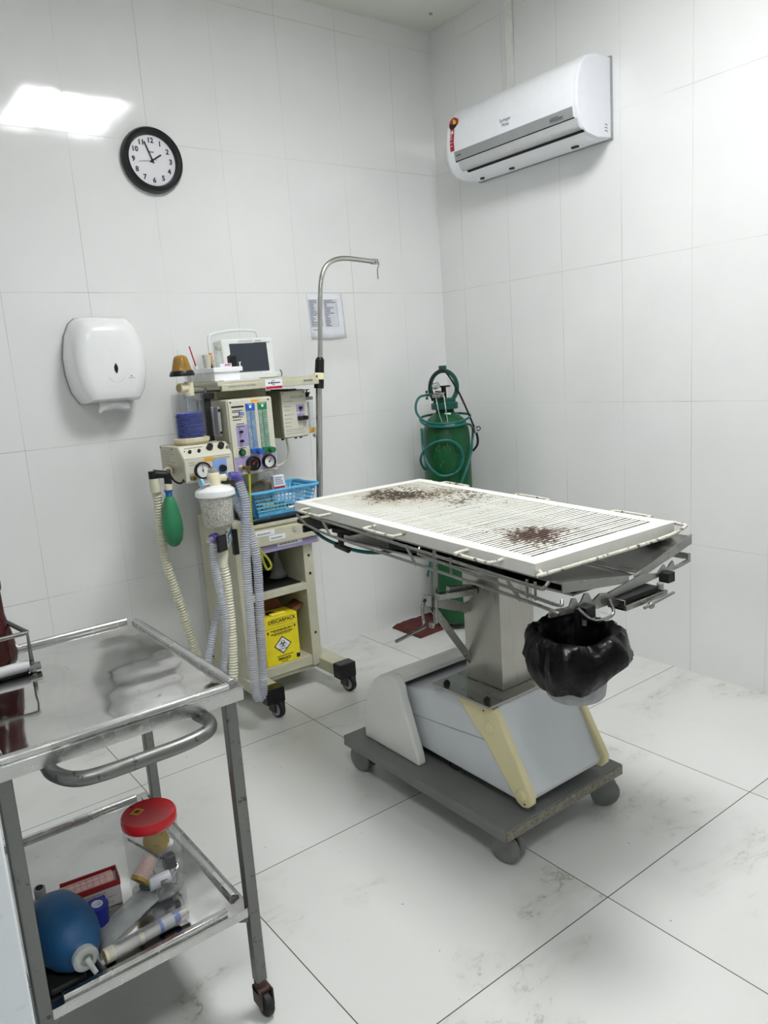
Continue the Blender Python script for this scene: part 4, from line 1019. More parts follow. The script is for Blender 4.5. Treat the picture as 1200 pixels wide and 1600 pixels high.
# ------------------------------------------------------------------ gas cylinder in the corner
E1 = Vector((.785, -.62, 0)); E2 = Vector((-.62, -.785, 0))
gc = Vector((-.25, -.25, 0))
def G(a, d, z): return gc + E1 * a + E2 * d + Vector((0, 0, z))
t = thing('gas_cylinder', 'tall green gas cylinder with ring guard standing in the room corner', 'gas cylinder', gc)
MB().lathe([(.100, .030), (.118, .038), (.121, .055), (.121, 1.00), (.116, 1.045), (.100, 1.085), (.070, 1.115), (.048, 1.128), (.045, 1.150)], gc, n=56).build('body', 'cylg', t, ang=60)
MB().lathe([(.066, 0), (.068, .004), (.068, .030), (.062, .034)], gc + Vector((0, 0, 1.145)), n=40).build('neck_ring', 'cylt', t)
b = MB()
ra, rb_ = .066, .080
pts = [G(ra * math.sin(a), 0, 1.255 + rb_ * math.cos(a)) for a in [2 * PI * i / 40 for i in range(40)]]
rings = []
for i in range(40):
    a = 2 * PI * i / 40; rad = E1 * math.sin(a) + Vector((0, 0, math.cos(a))); p = pts[i]; wd = .024
    rings.append([b.bm.verts.new(p + rad * u + E2 * w) for u, w in ((.011, -wd), (.011, wd), (-.009, wd * .85), (-.009, -wd * .85))])
b.skin(rings, closed=True); b.build('valve_guard', 'cylt', t, .003, ang=50)
MB().bx(-.055, .055, -.03, .03, 1.172, 1.20, Matrix.Translation(gc) @ Matrix.Rotation(math.atan2(E1.y, E1.x), 4, 'Z')).build('guard_base', 'cylt', t, .004)
MB().cyl(G(0, 0, 1.325), G(0, 0, 1.362), .021, .020, 8).build('guard_knob', 'cylt', t, .002)
MB().cyl(G(0, 0, 1.18), G(0, 0, 1.255), .014, .012, 18).cyl(G(0, 0, 1.255), G(0, 0, 1.262), .034, .034, 8).build('valve', 'black', t)
b = MB()
for (a, z, w, h_) in ((-.035, 1.085, .045, .02),): b.lathe([(.1015, 1.070), (.0745, 1.108)], gc, n=56, caps=False)
# paper label wrapped on the shoulder: keep only a sector
for f in [f for f in b.bm.faces if (f.calc_center_median() - gc).xy.normalized().dot((E2 - E1 * .55).xy.normalized()) < .88]: b.bm.faces.remove(f)
ob = b.build('shoulder_label', 'paper', t); 
b = MB(); b.bx(-.016, .016, -.0015, 0, 1.118, 1.128, Matrix.Translation(gc + E2 * .058 + E1 * .01) @ Matrix.Rotation(math.atan2(E1.y, E1.x), 4, 'Z')); b.bx(-.02, .02, -.001, .001, 1.070, 1.077, Matrix.Translation(gc + E2 * .105 + E1 * .02) @ Matrix.Rotation(math.atan2(E1.y, E1.x), 4, 'Z')); split(b, 'small_tag', 'paper', t)
b = MB(); rnd = random.Random(5)
for k in range(26):
    ph = R(rnd.gauss(-14, 17)); z = rnd.gauss(.955, .035)
    d_ = E2 * math.cos(ph) + E1 * math.sin(ph); c_ = gc + d_ * .1213 + Vector((0, 0, z)); tn = Vector((-d_.y, d_.x, 0))
    b.beam(c_ - Vector((0, 0, rnd.uniform(.002, .012))), c_ + Vector((0, 0, rnd.uniform(.002, .012))) + tn * rnd.uniform(-.003, .003), rnd.uniform(.001, .0028), .0006, up=d_)
b.build('scratched_paint', pm('bare_paint', (110, 116, 78), .6, var=.2), t)
# regulator
t = thing('gas_regulator', 'chrome gas regulator hanging on the cylinder valve under black straps', 'regulator', G(-.03, .03, 1.2))
MB().cyl(G(-.045, .03, 1.225), G(.0, .05, 1.215), .018, .018, 20).cyl(G(-.05, .04, 1.262), G(-.03, .06, 1.268), .016, .016, 20).cyl(G(-.06, .04, 1.215), G(-.02, .055, 1.213), .011, .011, 16).build('body', 'chrome', t, .002)
MB().tube(smooth([G(-.045, .055, 1.215), G(-.035, .10, 1.13), G(-.022, .118, 1.085), G(.002, .122, 1.085), G(0, .10, 1.14), G(-.005, .06, 1.215)], 6), .0028, 8).build('wire_clip', 'chrome', t)
MB().cyl(G(-.085, .03, 1.222), G(-.06, .035, 1.222), .008, .008, 12).build('outlet', 'cylt', t)
b = MB()
for k in range(4):
    a = PI / 2 * k; b.ball(G(-.088, .035, 1.222) + E2 * .0 + (E1 * math.cos(a) * .0 + E2 * math.cos(a) * .012 + Vector((0, 0, math.sin(a) * .016))), .0075, n=10)
b.build('hand_wheel', 'cylt', t)
# hoses on the cylinder
hp = [G(-.095, .035, 1.222), G(-.125, .045, 1.215), G(-.145, .06, 1.185), G(-.145, .07, 1.14), G(-.115, .09, 1.10), (G(-.07, .115, 1.085)), G(0, .135, 1.080), G(.07, .115, 1.086), G(.12, .05, 1.10), G(.115, -.05, 1.11), G(0, -.125, 1.115), G(-.115, -.04, 1.11), G(-.118, .06, 1.085), G(-.06, .125, 1.068), G(.03, .14, 1.065), G(.10, .10, 1.07), G(.135, .02, 1.04), G(.13, .02, .98), G(.11, .08, .90), G(.065, .125, .80), G(.02, .14, .70), G(-.04, .15, .6), G(-.09, .15, .5), G(-.12, .13, .40), G(-.14, .1, .30)]
o = MB().tube(smooth(hp, 7), .0062, 10).build('oxygen_hose', 'hoseg', org=G(0, .12, 1.08)); tag(o, 'green rubber oxygen hose coiled around the top of gas cylinder', 'hose')
lp = []
for i in range(30):
    a = 2 * PI * i / 29; lp.append(G(-.035 + .097 * math.cos(a + 2.2) - .01 * math.cos(2 * a), .132 + .012 * math.sin(a), .918 + .088 * math.sin(a + 2.2)))
lp = [G(-.125, .06, 1.06), G(-.125, .07, .98), G(-.118, .10, .92), G(-.09, .13, .86), G(-.045, .137, .825), G(.005, .137, .825), (G(.05, .135, .85)), G(.07, .13, .90), G(.058, .135, .955), G(.02, .14, .992), G(-.03, .14, 1.0), G(-.08, .137, .985), G(-.125, .11, .945), G(-.14, .08, .90), G(-.125, .05, .855), G(-.10, .04, .83), G(-.09, .09, .7), G(-.1, .1, .55)]
o = MB().tube(smooth(lp, 7), .0062, 10).build('oxygen_hose', 'hoseg', org=G(-.03, .13, .92)); tag(o, 'green rubber hose hanging in a round loop before the gas cylinder', 'hose')
o = MB().tube(smooth([G(-.06, .03, 1.19), G(-.075, .03, 1.25), G(-.055, .03, 1.31), G(-.01, .03, 1.342), G(.02, .03, 1.32), G(.07, .035, 1.23), G(.11, .05, 1.13), G(.135, .06, 1.06), G(.143, .06, 1.045)], 7), .005, 8).build('black_cable', 'rubber', org=G(0, .03, 1.33))
tag(o, 'black pressure hose looped over the green valve guard', 'hose')
t = thing('hose_connector', 'chrome hose end connector hanging at the right side of cylinder', 'connector', G(.15, .06, 1.04))
MB().cyl(G(.142, .06, 1.052), G(.148, .06, 1.020), .0095, .012, 18).build('body', 'chrome', t)
MB().tube([G(.160 + .009 * math.cos(a), .065, 1.040 + .010 * math.sin(a)) for a in [2 * PI * i / 16 for i in range(16)]], .0025, 8, closed=True).build('ring', 'black', t)
MB().tube(smooth([G(.148, .06, 1.02), G(.155, .05, .99), G(.152, .04, .955), G(.13, .03, .925)], 5), .006, 8).build('tail', 'rubber', t)
# rug under cylinder
b = MB(); nx, ny = 26, 18; rows = []
for j in range(ny + 1):
    row = []
    for i in range(nx + 1):
        u, v = i / nx, j / ny
        x = -.53 + .40 * u; y = -.035 - .235 * v + .03 * (u - .5)
        p = Vector((x, y, 0)); h_ = .020 + .008 * noise.noise(Vector((x * 9, y * 9, 1))) + .006 * noise.noise(Vector((x * 30, y * 30, 4)))
        edge = min(u, 1 - u, v, 1 - v); h_ *= min(1, .25 + edge * 14)
        row.append((b.bm.verts.new((x + .008 * noise.noise(Vector((v * 6, 0, 2))), y + .012 * noise.noise(Vector((u * 5, 3, 0))), h_)), b.bm.verts.new((x, y, .001))))
    rows.append(row)
for j in range(ny):
    for i in range(nx):
        b.face([rows[j][i][0], rows[j][i+1][0], rows[j+1][i+1][0], rows[j+1][i][0]])
        b.face([rows[j][i][1], rows[j+1][i][1], rows[j+1][i+1][1], rows[j][i+1][1]])
for i in range(nx):
    b.face([rows[0][i][0], rows[0][i][1], rows[0][i+1][1], rows[0][i+1][0]]); b.face([rows[ny][i][0], rows[ny][i+1][0], rows[ny][i+1][1], rows[ny][i][1]])
for j in range(ny):
    b.face([rows[j][0][0], rows[j+1][0][0], rows[j+1][0][1], rows[j][0][1]]); b.face([rows[j][nx][0], rows[j][nx][1], rows[j+1][nx][1], rows[j+1][nx][0]])
tag(b.build('floor_cloth', 'rug', org=(-.33, -.15, 0)), 'folded brown red floor cloth lying under the gas cylinder', 'floor cloth')

# ------------------------------------------------------------------ operating table
OT = thing('operating_table', 'wheeled veterinary operating table with steel column and white hydraulic base', 'operating table', (-1.285, -1.475, 0))
# base plate
MB().bx(-1.545, -1.035, -1.862, -1.090, .108, .131).build('base_plate', 'basegrey', OT, .002)
MB().bx(-1.5445, -1.0355, -1.8625, -1.852, .098, .109).bx(-1.5425, -1.0375, -1.8645, -1.8618, .100, .128).build('base_edge', 'chipboard', OT)
MB().bx(-1.545, -1.537, -1.852, -1.09, .096, .109).bx(-1.043, -1.035, -1.852, -1.09, .096, .109).bx(-1.537, -1.043, -1.098, -1.09, .096, .109).build('base_flange', 'basegrey', OT)
def caster(x, y, ang):
    Mr = Matrix.Translation((x, y, 0)) @ Matrix.Rotation(R(ang), 4, 'Z')
    ax = Mr.to_3x3() @ Vector((1, 0, 0)); c = Mr @ Vector((0, -.012, .045))
    b = MB()
    for s_ in (-1, 1):
        b.lathe([(.001, 0), (.040, 0), (.0445, .004), (.0445, .015), (.038, .020), (.001, .021)], c + ax * (s_ * .005), ax * s_, 30)
    w = b.build('caster', 'castg', OT, ang=50)
    MB().cyl(Mr @ Vector((0, .01, .05)), Mr @ Vector((0, .01, .108)), .012, .014, 16).build('caster_stem', 'black', w)
    MB().cyl(c - ax * .0042, c + ax * .0042, .036, .036, 20).build('caster_core', 'black', w)
caster(-1.494, -1.803, 12); caster(-1.085, -1.815, 52); caster(-1.495, -1.115, 8); caster(-1.085, -1.130, 20)
# rear cover
cp = [(-1.150, .131), (-1.150, .215), (-1.163, .270), (-1.190, .320), (-1.225, .362), (-1.262, .388), (-1.300, .400), (-1.330, .402), (-1.348, .394), (-1.362, .375), (-1.372, .335), (-1.436, .160), (-1.440, .131)]
MB().prism(cp, 'x', -1.495, -1.462).build('rear_cover', 'cover', OT, .008, seg=3)
MB().prism(cp, 'x', -1.098, -1.065).build('rear_cover', 'cover', OT, .008, seg=3)
cp2 = cp[1:10]
inner = [(y - .012 if y < -1.20 else y - .02, z - .018) for y, z in cp2][::-1]
MB().prism(cp[0:9] + [(cp[8][0], cp[8][1] - .018)] + [(p[0] - .014, p[1] - .014) for p in cp[0:8]][::-1], 'x', -1.463, -1.097).build('rear_cover_top', 'cover', OT, .003)
# arm housing
bp_ = [(-1.18, .170), (-1.20, .30), (-1.30, .345), (-1.60, .418), (-1.735, .418), (-1.855, .185), (-1.848, .165), (-1.835, .160)]
MB().prism(bp_, 'x', -1.445, -1.115).build('arm_housing', 'boxg', OT, .006, seg=3)
MB().beam((-1.4458, -1.29, .262), (-1.4458, -1.745, .305), .0015, .002).build('housing_seam', 'grey', OT)
for x0, x1 in ((-1.452, -1.430), (-1.130, -1.108)):
    lp_ = [(-1.585, .412), (-1.745, .412), (-1.868, .205)]
    arc = [(-1.838 + .034 * math.cos(a), .187 + .034 * math.sin(a)) for a in [R(q) for q in (150 + 0, 180, 210, 240, 270, 300, 325)]]
    pts = [(-1.570, .412), (-1.745, .412), (-1.872, .196), (-1.870, .172), (-1.855, .156), (-1.836, .152), (-1.818, .158), (-1.806, .172), (-1.700, .300)]
    a_ = MB().prism(pts, 'x', x0, x1).build('lever_plate', 'yellowed', OT, .005, seg=3)
    if x0 < -1.4:
        split(MB().cyl((x0 - .008, -1.720, .350), (x0 + .004, -1.720, .350), .016, .019, 22).cyl((x0 - .008, -1.836, .190), (x0 + .004, -1.836, .190), .014, .017, 22), 'bolt_cap', 'yellowed', a_, .003)
        split(MB().cyl((x0 - .001, -1.846, .166), (x0 + .001, -1.846, .166), .0028, .0028, 10).cyl((x0 - .001, -1.70, .395), (x0 + .001, -1.70, .395), .0028, .0028, 10), 'screw_hole', 'black', a_)
MB().cyl((-1.37, -1.52, .131), (-1.37, -1.52, .165), .055, .04, 22).bx(-1.42, -1.14, -1.60, -1.30, .15, .21).build('jack_foot', 'black', OT)
# column + plate
pl = MB().bx(-1.472, -1.105, -1.745, -1.500, .4185, .426).build('column_plate', 'steelh', OT, .001)
b = MB()
for x, y in ((-1.45, -1.545), (-1.45, -1.715), (-1.13, -1.545), (-1.13, -1.715)): b.cyl((x, y, .426), (x, y, .436), .010, .010, 6).cyl((x, y, .436), (x, y, .441), .005, .005, 12)
split(b, 'plate_bolt', 'rubber', pl)
MB().bx(-1.367, -1.226, -1.697, -1.545, .426, .808).build('column', 'steel', OT, .002)
# head bracket, sub frame under the top; helper for the 2 degree slope of the top
def zt(y): return .925 + (y + 1.475) * math.sin(R(2.03))
MB().bx(-1.40, -1.19, -1.75, -1.25, .800, .822).bx(-1.45, -1.13, -1.52, -1.30, .815, .832).build('head_plate', 'rubber', OT, .002)
# V-shaped drip tray: two sheets
def sheet(x0, z0, x1, z1, y0, y1, th, nm, mat):
    b = MB()
    b.quadprism((x0, y0, z0 + zt(y0) - .925), (x1, y0, z1 + zt(y0) - .925), (x1, y1, z1 + zt(y1) - .925), (x0, y1, z0 + zt(y1) - .925), th)
    return b.build(nm, mat, OT, .001)
sheet(-1.520, .874, -1.270, .836, -2.055, -.945, -.004, 'perforated_tray_sheet', 'perf')
sheet(-1.232, .832, -.990, .888, -2.055, -.945, -.004, 'drip_tray_sheet', 'steelh')
b = MB(); ye = -2.0555
b.quadprism((-1.522, ye, .850 - .020), (-1.268, ye, .814 - .016), (-1.268, ye, .838 - .020), (-1.522, ye, .878 - .020), .004)
b.quadprism((-1.245, ye, .812 - .018), (-.985, ye, .864 - .020), (-.985, ye, .892 - .020), (-1.245, ye, .834 - .020), .004)
b.build('tray_end_lip', 'steelh', OT, .001)
MB().bx(-1.45, -1.12, -2.03, -.98, .800, .808).build('lower_pan', 'steelh', OT, .002)
# ratchet bars at both ends
def ratchet(y, z, nm='ratchet_bar'):
    pr_ = [(-1.575, -.012), (-1.50, -.020), (-1.43, -.026), (-1.40, -.034), (-1.36, -.034), (-1.345, -.020), (-1.05, -.006), (-1.00, .0), (-1.00, .024), (-1.012, .024), (-1.012, .008), (-1.05, .004), (-1.075, .002), (-1.082, .020), (-1.096, .012), (-1.108, .002), (-1.122, .018), (-1.135, .010), (-1.150, .000), (-1.20, .010), (-1.22, .012), (-1.36, -.004), (-1.39, .002), (-1.42, -.010), (-1.435, .014), (-1.448, .016), (-1.458, .002), (-1.47, -.008), (-1.482, .012), (-1.494, .014), (-1.505, -.004), (-1.545, .002), (-1.575, .0)]
    return MB().prism([(x, z + dz) for x, dz in pr_], 'y', y - .003, y + .003).build(nm, 'steelh', OT, .0005)
ratchet(-2.062, .798)
MB().bx(-1.555, -1.02, -.965, -.955, .838, .862).build('head_bar', 'rubber', OT, .001)
for x in (-1.005,):
    MB().bx(x - .003, x + .003, -2.06, -.905, .805, .822).build('side_bar', 'steelh', OT)
b = MB(); split(b.bx(-1.47, -1.435, -2.085, -2.055, .757, .787).bx(-1.135, -1.105, -2.085, -2.055, .770, .797), 'bar_clamp', 'rubber', OT, .002)
split(MB().cyl((-1.15, -2.07, .758), (-1.15, -2.07, .772), .009, .009, 14).cyl((-1.46, -2.07, .74), (-1.46, -2.07, .76), .006, .006, 14), 'clamp_bolt', 'grey', OT)
# foot pedal like holder below the bar
hd = MB().bx(-1.345, -1.17, -2.10, -2.05, .752, .758).bx(-1.345, -1.17, -2.105, -2.10, .752, .766).bx(-1.345, -1.34, -2.10, -2.05, .752, .778).bx(-1.175, -1.17, -2.10, -2.05, .752, .766).build('holder_channel', 'steelh', OT, .001)
MB().bx(-1.335, -1.18, -2.085, -2.045, .760, .775).build('holder_pad', 'rubber', hd, .002)
MB().cyl((-1.29, -2.118, .750), (-1.165, -2.118, .760), .004, .004, 10).ball((-1.262, -2.118, .750), .009, n=12).build('holder_rod', 'rod', hd)
# side rods
rods = [
    [(-1.600, -1.10, .917), (-1.600, -1.30, .905), (-1.600, -1.976, .866), (-1.600, -2.060, .861), (-1.602, -2.075, .868), (-1.590, -2.078, .878)],
    [(-1.600, -1.06, .886), (-1.600, -1.20, .868), (-1.600, -1.58, .848), (-1.600, -1.974, .826), (-1.600, -2.10, .816), (-1.575, -2.09, .802)],
    [(-1.585, -1.62, .888), (-1.595, -1.63, .878), (-1.598, -1.66, .872), (-1.598, -1.95, .846), (-1.598, -2.105, .832), (-1.585, -2.11, .84)],
]
for p in rods: MB().tube(smooth(p, 5), .0042, 10).build('side_rod', 'rod', OT)
b = MB()
for y, z0, z1 in ((-1.18, .868, .912), (-1.60, .842, .892), (-1.98, .820, .862)): b.beam((-1.600, y - .02, z0), (-1.600, y + .02, z1), .003, .009)
for y in (-1.76, -2.02, -2.045): b.cyl((-1.599, y, .842 - (y + 1.76) * -.04), (-1.599, y, .885 - (y + 1.76) * -.04), .0035, .0035, 8)
split(b, 'rod_link', 'rod', OT)
MB().tube(smooth([(-1.49, -2.075, .79), (-1.47, -2.10, .762), (-1.42, -2.10, .752), (-1.388, -2.10, .760), (-1.385, -2.085, .79)], 5), .0042, 10).build('wire_loop', 'rod', OT)
MB().tube([(-1.600, -1.06, .886), (-1.58, -.99, .895), (-1.56, -.935, .898)], .0042, 10).build('rod_end', 'rod', OT)
# black clamps at the head end, under the top
MB().bx(-1.56, -1.46, -1.12, -.93, .868, .882).bx(-1.53, -1.44, -1.20, -1.10, .852, .868).build('head_clamp', 'rubber', OT, .003)
MB().cyl((-1.535, -1.16, .815), (-1.535, -1.16, .858), .009, .011, 14).cyl((-1.535, -1.13, .815), (-1.535, -1.20, .808), .010, .010, 14).build('tee_knob', 'black', OT)
MB().tube(smooth([(-1.50, -.93, .835), (-1.515, -1.05, .815), (-1.50, -1.20, .798), (-1.44, -1.28, .795), (-1.36, -1.30, .81), (-1.33, -1.30, .822)], 6), .006, 10).build('green_hose', 'hoseg', OT)
# bracket beside the column
b = MB(); b.beam((-1.368, -1.56, .650), (-1.530, -1.56, .715), .030, .012, up=(0, 1, 0)); b.beam((-1.37, -1.60, .712), (-1.515, -1.60, .728), .024, .018); b.beam((-1.372, -1.585, .722), (-1.46, -1.585, .735), .016, .016)
br = b.build('support_bracket', 'steelh', OT, .001)
MB().beam((-1.505, -1.56, .690), (-1.360, -1.56, .480), .022, .006, up=(0, 1, 0)).build('diagonal_stay', 'steelh', br, .001)
MB().cyl((-1.485, -1.57, .880), (-1.500, -1.57, .640), .0075, .0075, 14).build('drop_rod', 'rod', br)
MB().tube(smooth([(-1.53, -1.565, .715), (-1.548, -1.575, .708), (-1.555, -1.58, .690), (-1.56, -1.59, .660), (-1.568, -1.60, .652)], 4), .005, 10).tube([(-1.568, -1.60, .652), (-1.685, -1.62, .648)], .005, 10).build('crank_handle', 'rod', br)
MB().cyl((-1.505, -1.56, .640), (-1.508, -1.56, .625), .010, .008, 14).build('rod_foot', 'rod', br)

# grate on top
GT = thing('table_grate', 'white painted slatted grate top with brown stains on the operating table', 'table grate', (-1.286, -1.477, .925))
SL = Matrix.Translation((-1.286, -1.477, .925)) @ Matrix.Rotation(R(-.3), 4, 'Z') @ Matrix.Rotation(R(2.03), 4, 'X')
HW, HL, FB = .2795, .5445, .040
b = MB()
for s_ in (-1, 1):
    b.bx(s_ * HW - (FB if s_ > 0 else 0), s_ * HW + (FB if s_ < 0 else 0), -HL, HL, -.003, 0, SL)
    b.bx(-HW + FB, HW - FB, s_ * HL - (FB if s_ > 0 else 0), s_ * HL + (FB if s_ < 0 else 0), -.003, 0, SL)
    b.bx(s_ * HW - (.003 if s_ > 0 else 0), s_ * HW + (.003 if s_ < 0 else 0), -HL, HL, -.032, -.0005, SL)
    b.bx(-HW, HW, s_ * HL - (.003 if s_ > 0 else 0), s_ * HL + (.003 if s_ < 0 else 0), -.032, -.0005, SL)
b.build('frame', 'gframe', GT, .0012)
rs_ = random.Random(8)
b = MB(); n_ = 70; span = 2 * (HL - FB)
for k in range(n_):
    y = -HL + FB + span * (k + .5) / n_
    wd = span / n_ * .54; y += rs_.uniform(-.0011, .0011)
    b.bx(-HW + FB - .012, HW - FB + .012, y - wd / 2, y + wd / 2, -.0042, -.0024, SL)
b.build('slats', 'grate', GT)
b = MB()
for x in (-.12, .12): b.bx(x - .006, x + .006, -HL + .02, HL - .02, -.016, -.008, SL)
split(b, 'under_rib', 'gframe', GT)
def loop(sx, ya, yb, out=.046):
    x = sx * HW; z = -.010
    return [SL @ Vector(p) for p in ((x - sx * .004, ya, z), (x + sx * out * .8, ya - (0 if ya > yb else 0), z), (x + sx * out, ya - .012 * (1 if ya > yb else -1), z), (x + sx * out, yb + .012 * (1 if ya > yb else -1), z), (x + sx * out * .8, yb, z), (x - sx * .004, yb, z))]
for (ya, yb) in ((-1.030, -1.156), (-1.400, -1.540), (-1.795, -1.918)):
    for sx in (-1, 1): MB().tube(smooth(loop(sx, ya + 1.477, yb + 1.477), 4), .0046, 10).build('handle', 'ghandle', GT)
for sy in (-1, 1):
    y = sy * (HL + .004); o_ = .018 if sy > 0 else .018
    pts = [(-HW + .015, y - sy * .006, -.020), (-HW + .005, y + sy * o_ * .7, -.022), (-HW + .02, y + sy * o_, -.022), (HW * .6, y + sy * o_, -.026), (HW + .020, y + sy * o_ * .8, -.016), (HW + .036, y - sy * .01, -.014), (HW + .030, y - sy * .035, -.012), (HW - .002, y - sy * .042, -.012)]
    if sy > 0: pts = [(-p[0] if False else p[0], p[1], p[2]) for p in pts]
    MB().tube(smooth([SL @ Vector(p) for p in pts], 5), .0048, 10).build('end_rod', 'ghandle', GT)

# ------------------------------------------------------------------ pail with black bin liner
pc = Vector((-1.515, -2.085, 0))
t = thing('bucket', 'small translucent grey bucket hanging from foot end of the table', 'bucket', (pc.x, pc.y, .587))
MB().lathe([(.001, .588), (.064, .587), (.068, .592), (.070, .605), (.079, .715), (.081, .722), (.078, .722), (.067, .607), (.001, .594)], pc, n=44).build('body', 'pail', t, ang=50)
MB().cyl((-1.483, -2.066, .700), (-1.483, -2.066, .785), .006, .006, 12).build('hanging_hook', 'black', t)
b = MB(); N = 150
prof_ = [(.040, .632), (.052, .665), (.062, .700), (.070, .728), (.084, .745), (.099, .749), (.112, .738), (.119, .716), (.119, .690), (.112, .664), (.098, .642), (.083, .624)]
rg = []
for j, (r_, z_) in enumerate(prof_):
    ring = []
    for i in range(N):
        a = 2 * PI * i / N; d_ = Vector((math.cos(a), math.sin(a), 0))
        side = d_.x * .794 - d_.y * .605        # +1 towards the right wall side
        front = -d_.x * .6 - d_.y * .8
        n1 = noise.noise(Vector((d_.x * 1.3 + 2, d_.y * 1.3, z_ * 7)))
        n2 = noise.noise(Vector((d_.x * 2.4 + 7, d_.y * 2.4 + z_ * 12, z_ * 14)))
        cr = 1 - abs(noise.noise(Vector((d_.x * 2.3 + 1 + z_ * 9, d_.y * 2.3 + 3, z_ * 15)))) * 2
        fine = noise.noise(Vector((d_.x * 12, d_.y * 12 + 3, z_ * 55)))
        k = min(1, j / 5)
        rr_ = r_ + (.018 * n1 + .012 * n2 + .010 * cr - .008 + .0025 * fine) * (k if j > 4 else (.12 if j < 4 else .4))
        zz = z_ + (.014 * n1 + .007 * n2 + .004 * cr) * (1 if j > 3 else .4) + .010 * front * -.6
        if j >= 8:
            q = (j - 7) / 4
            zz += q * (.042 * max(0, side + .1) - .012 * max(0, -side) - .006 + .018 * noise.noise(Vector((d_.x * 1.8 + 4, d_.y * 1.8, 0))))
            rr_ += q * (.016 * max(0, side))
        ring.append(b.bm.verts.new(pc + d_ * rr_ + Vector((0, 0, zz))))
    rg.append(ring)
b.skin(rg, caps=False)
b.face(rg[0][::-1])
o = b.build('bin_liner', 'binbag', org=(pc.x, pc.y, .61), ang=50); m = o.modifiers.new('thickness', 'SOLIDIFY'); m.thickness = .0008
tag(o, 'black plastic bin liner draped over the rim of the hanging bucket', 'bin liner')

# ------------------------------------------------------------------ steel trolley
TR = thing('instrument_trolley', 'galvanised steel instrument trolley with two trays standing in left foreground', 'trolley', (-2.455, -1.51, 0))
TX0, TX1, TY0, TY1, TZ = -2.700, -2.232, -1.822, -1.188, .758
MB().bx(TX0, TX1, TY0, TY1, TZ - .003, TZ).build('top_tray', 'tray', TR)
split(MB().bx(TX0, TX1, TY0, TY0 + .003, TZ - .030, TZ - .003).bx(TX0, TX1, TY1 - .003, TY1, TZ - .030, TZ - .003).bx(TX0, TX0 + .003, TY0, TY1, TZ - .03, TZ - .003).bx(TX1 - .003, TX1, TY0, TY1, TZ - .03, TZ - .003), 'top_skirt', 'rail', TR, .001)
def railp(nm, p0, p1, ax, par=TR):
    # rolled edge strip: thin upstand with a folded top
    (x0, y0), (x1, y1) = p0, p1; z = TZ if nm == 't' else SZ
    pr_ = [(-.011, .0), (-.011, .008), (-.008, .011), (.002, .0115), (.004, .007), (.011, .005), (.011, 0)]
    if ax == 'x':
        return MB().prism([(y0 + a, z + .0003 + c) for a, c in pr_], 'x', x0, x1).build('edge_rail', 'rail', par, .0006)
    return MB().prism([(x0 + a, z + .0003 + c) for a, c in pr_], 'y', y0, y1).build('edge_rail', 'rail', par, .0006)
railp('t', (TX0 + .012, TY0 + .012), (TX1 - .030, 0), 'x'); railp('t', (TX0 + .012, TY1 - .012), (TX1 - .030, 0), 'x')
railp('t', (TX1 - .012, TY0 + .022), (0, TY1 - .04), 'y'); railp('t', (TX0 + .012, TY0 + .04), (0, TY1 - .04), 'y')
LP = ((-2.686, -1.806), (-2.262, -1.806), (-2.686, -1.204), (-2.248, -1.204))
for x, y in LP:
    s_ = .0125
    lg = MB().bx(x - s_, x + s_, y - s_, y + s_, .075, TZ - .004).build('leg', 'galv', TR, .0025)
    if y < -1.5 or True:
        MB().cyl((x, y, .055), (x, y, .078), .012, .014, 14).bx(x - .016, x - .012, y - .03, y + .012, .02, .062).bx(x + .012, x + .016, y - .03, y + .012, .02, .062).bx(x - .016, x + .016, y - .02, y + .012, .052, .062).build('caster_fork', pm('rusty_steel', (70, 52, 46), .6, var=.2) if x > -2.3 and y < -1.5 else 'rubber', lg, .002)
        MB().lathe([(.001, -.010), (.022, -.010), (.0255, -.006), (.0255, .006), (.022, .010), (.001, .010)], (x, y - .018, .0257), (1, 0, 0), 24).build('caster_wheel', 'rubber', lg)
SZ = .262
MB().bx(TX0 + .012, TX1 - .035, TY0 + .008, TY1 + .0, SZ - .003, SZ).build('lower_tray', 'tray2', TR)
split(MB().bx(TX0 + .012, TX1 - .035, TY0 + .008, TY0 + .011, SZ - .022, SZ - .003).bx(TX0 + .012, TX1 - .035, TY1 - .003, TY1, SZ - .022, SZ - .003).bx(TX1 - .038, TX1 - .035, TY0 + .008, TY1, SZ - .022, SZ - .003).bx(TX0 + .012, TX0 + .015, TY0 + .008, TY1, SZ - .022, SZ - .003), 'lower_skirt', 'rail', TR, .001)
railp('s', (TX0 + .05, TY0 + .024), (TX1 - .085, 0), 'x'); railp('s', (TX0 + .03, TY1 - .014), (TX1 - .07, 0), 'x'); railp('s', (TX1 - .050, TY0 + .055), (0, TY1 - .035), 'y')
b = MB()
for p0, p1 in (((-2.262, -1.806), (-2.290, -1.80)), ((-2.686, -1.806), (-2.66, -1.80)), ((-2.248, -1.204), (-2.27, -1.21)), ((-2.686, -1.204), (-2.66, -1.21))): b.beam((*p0, SZ - .03), (*p1, SZ - .02), .012, .022)
split(b, 'shelf_bracket', 'galv', TR)
hz = TZ - .040
MB().tube(smooth([(-2.612, -1.795, hz), (-2.610, -1.835, hz), (-2.588, -1.880, hz), (-2.545, -1.896, hz), (-2.46, -1.898, hz), (-2.39, -1.896, hz), (-2.342, -1.880, hz), (-2.322, -1.842, hz), (-2.326, -1.795, hz)], 7), .0135, 16).build('push_handle', 'galv', TR)

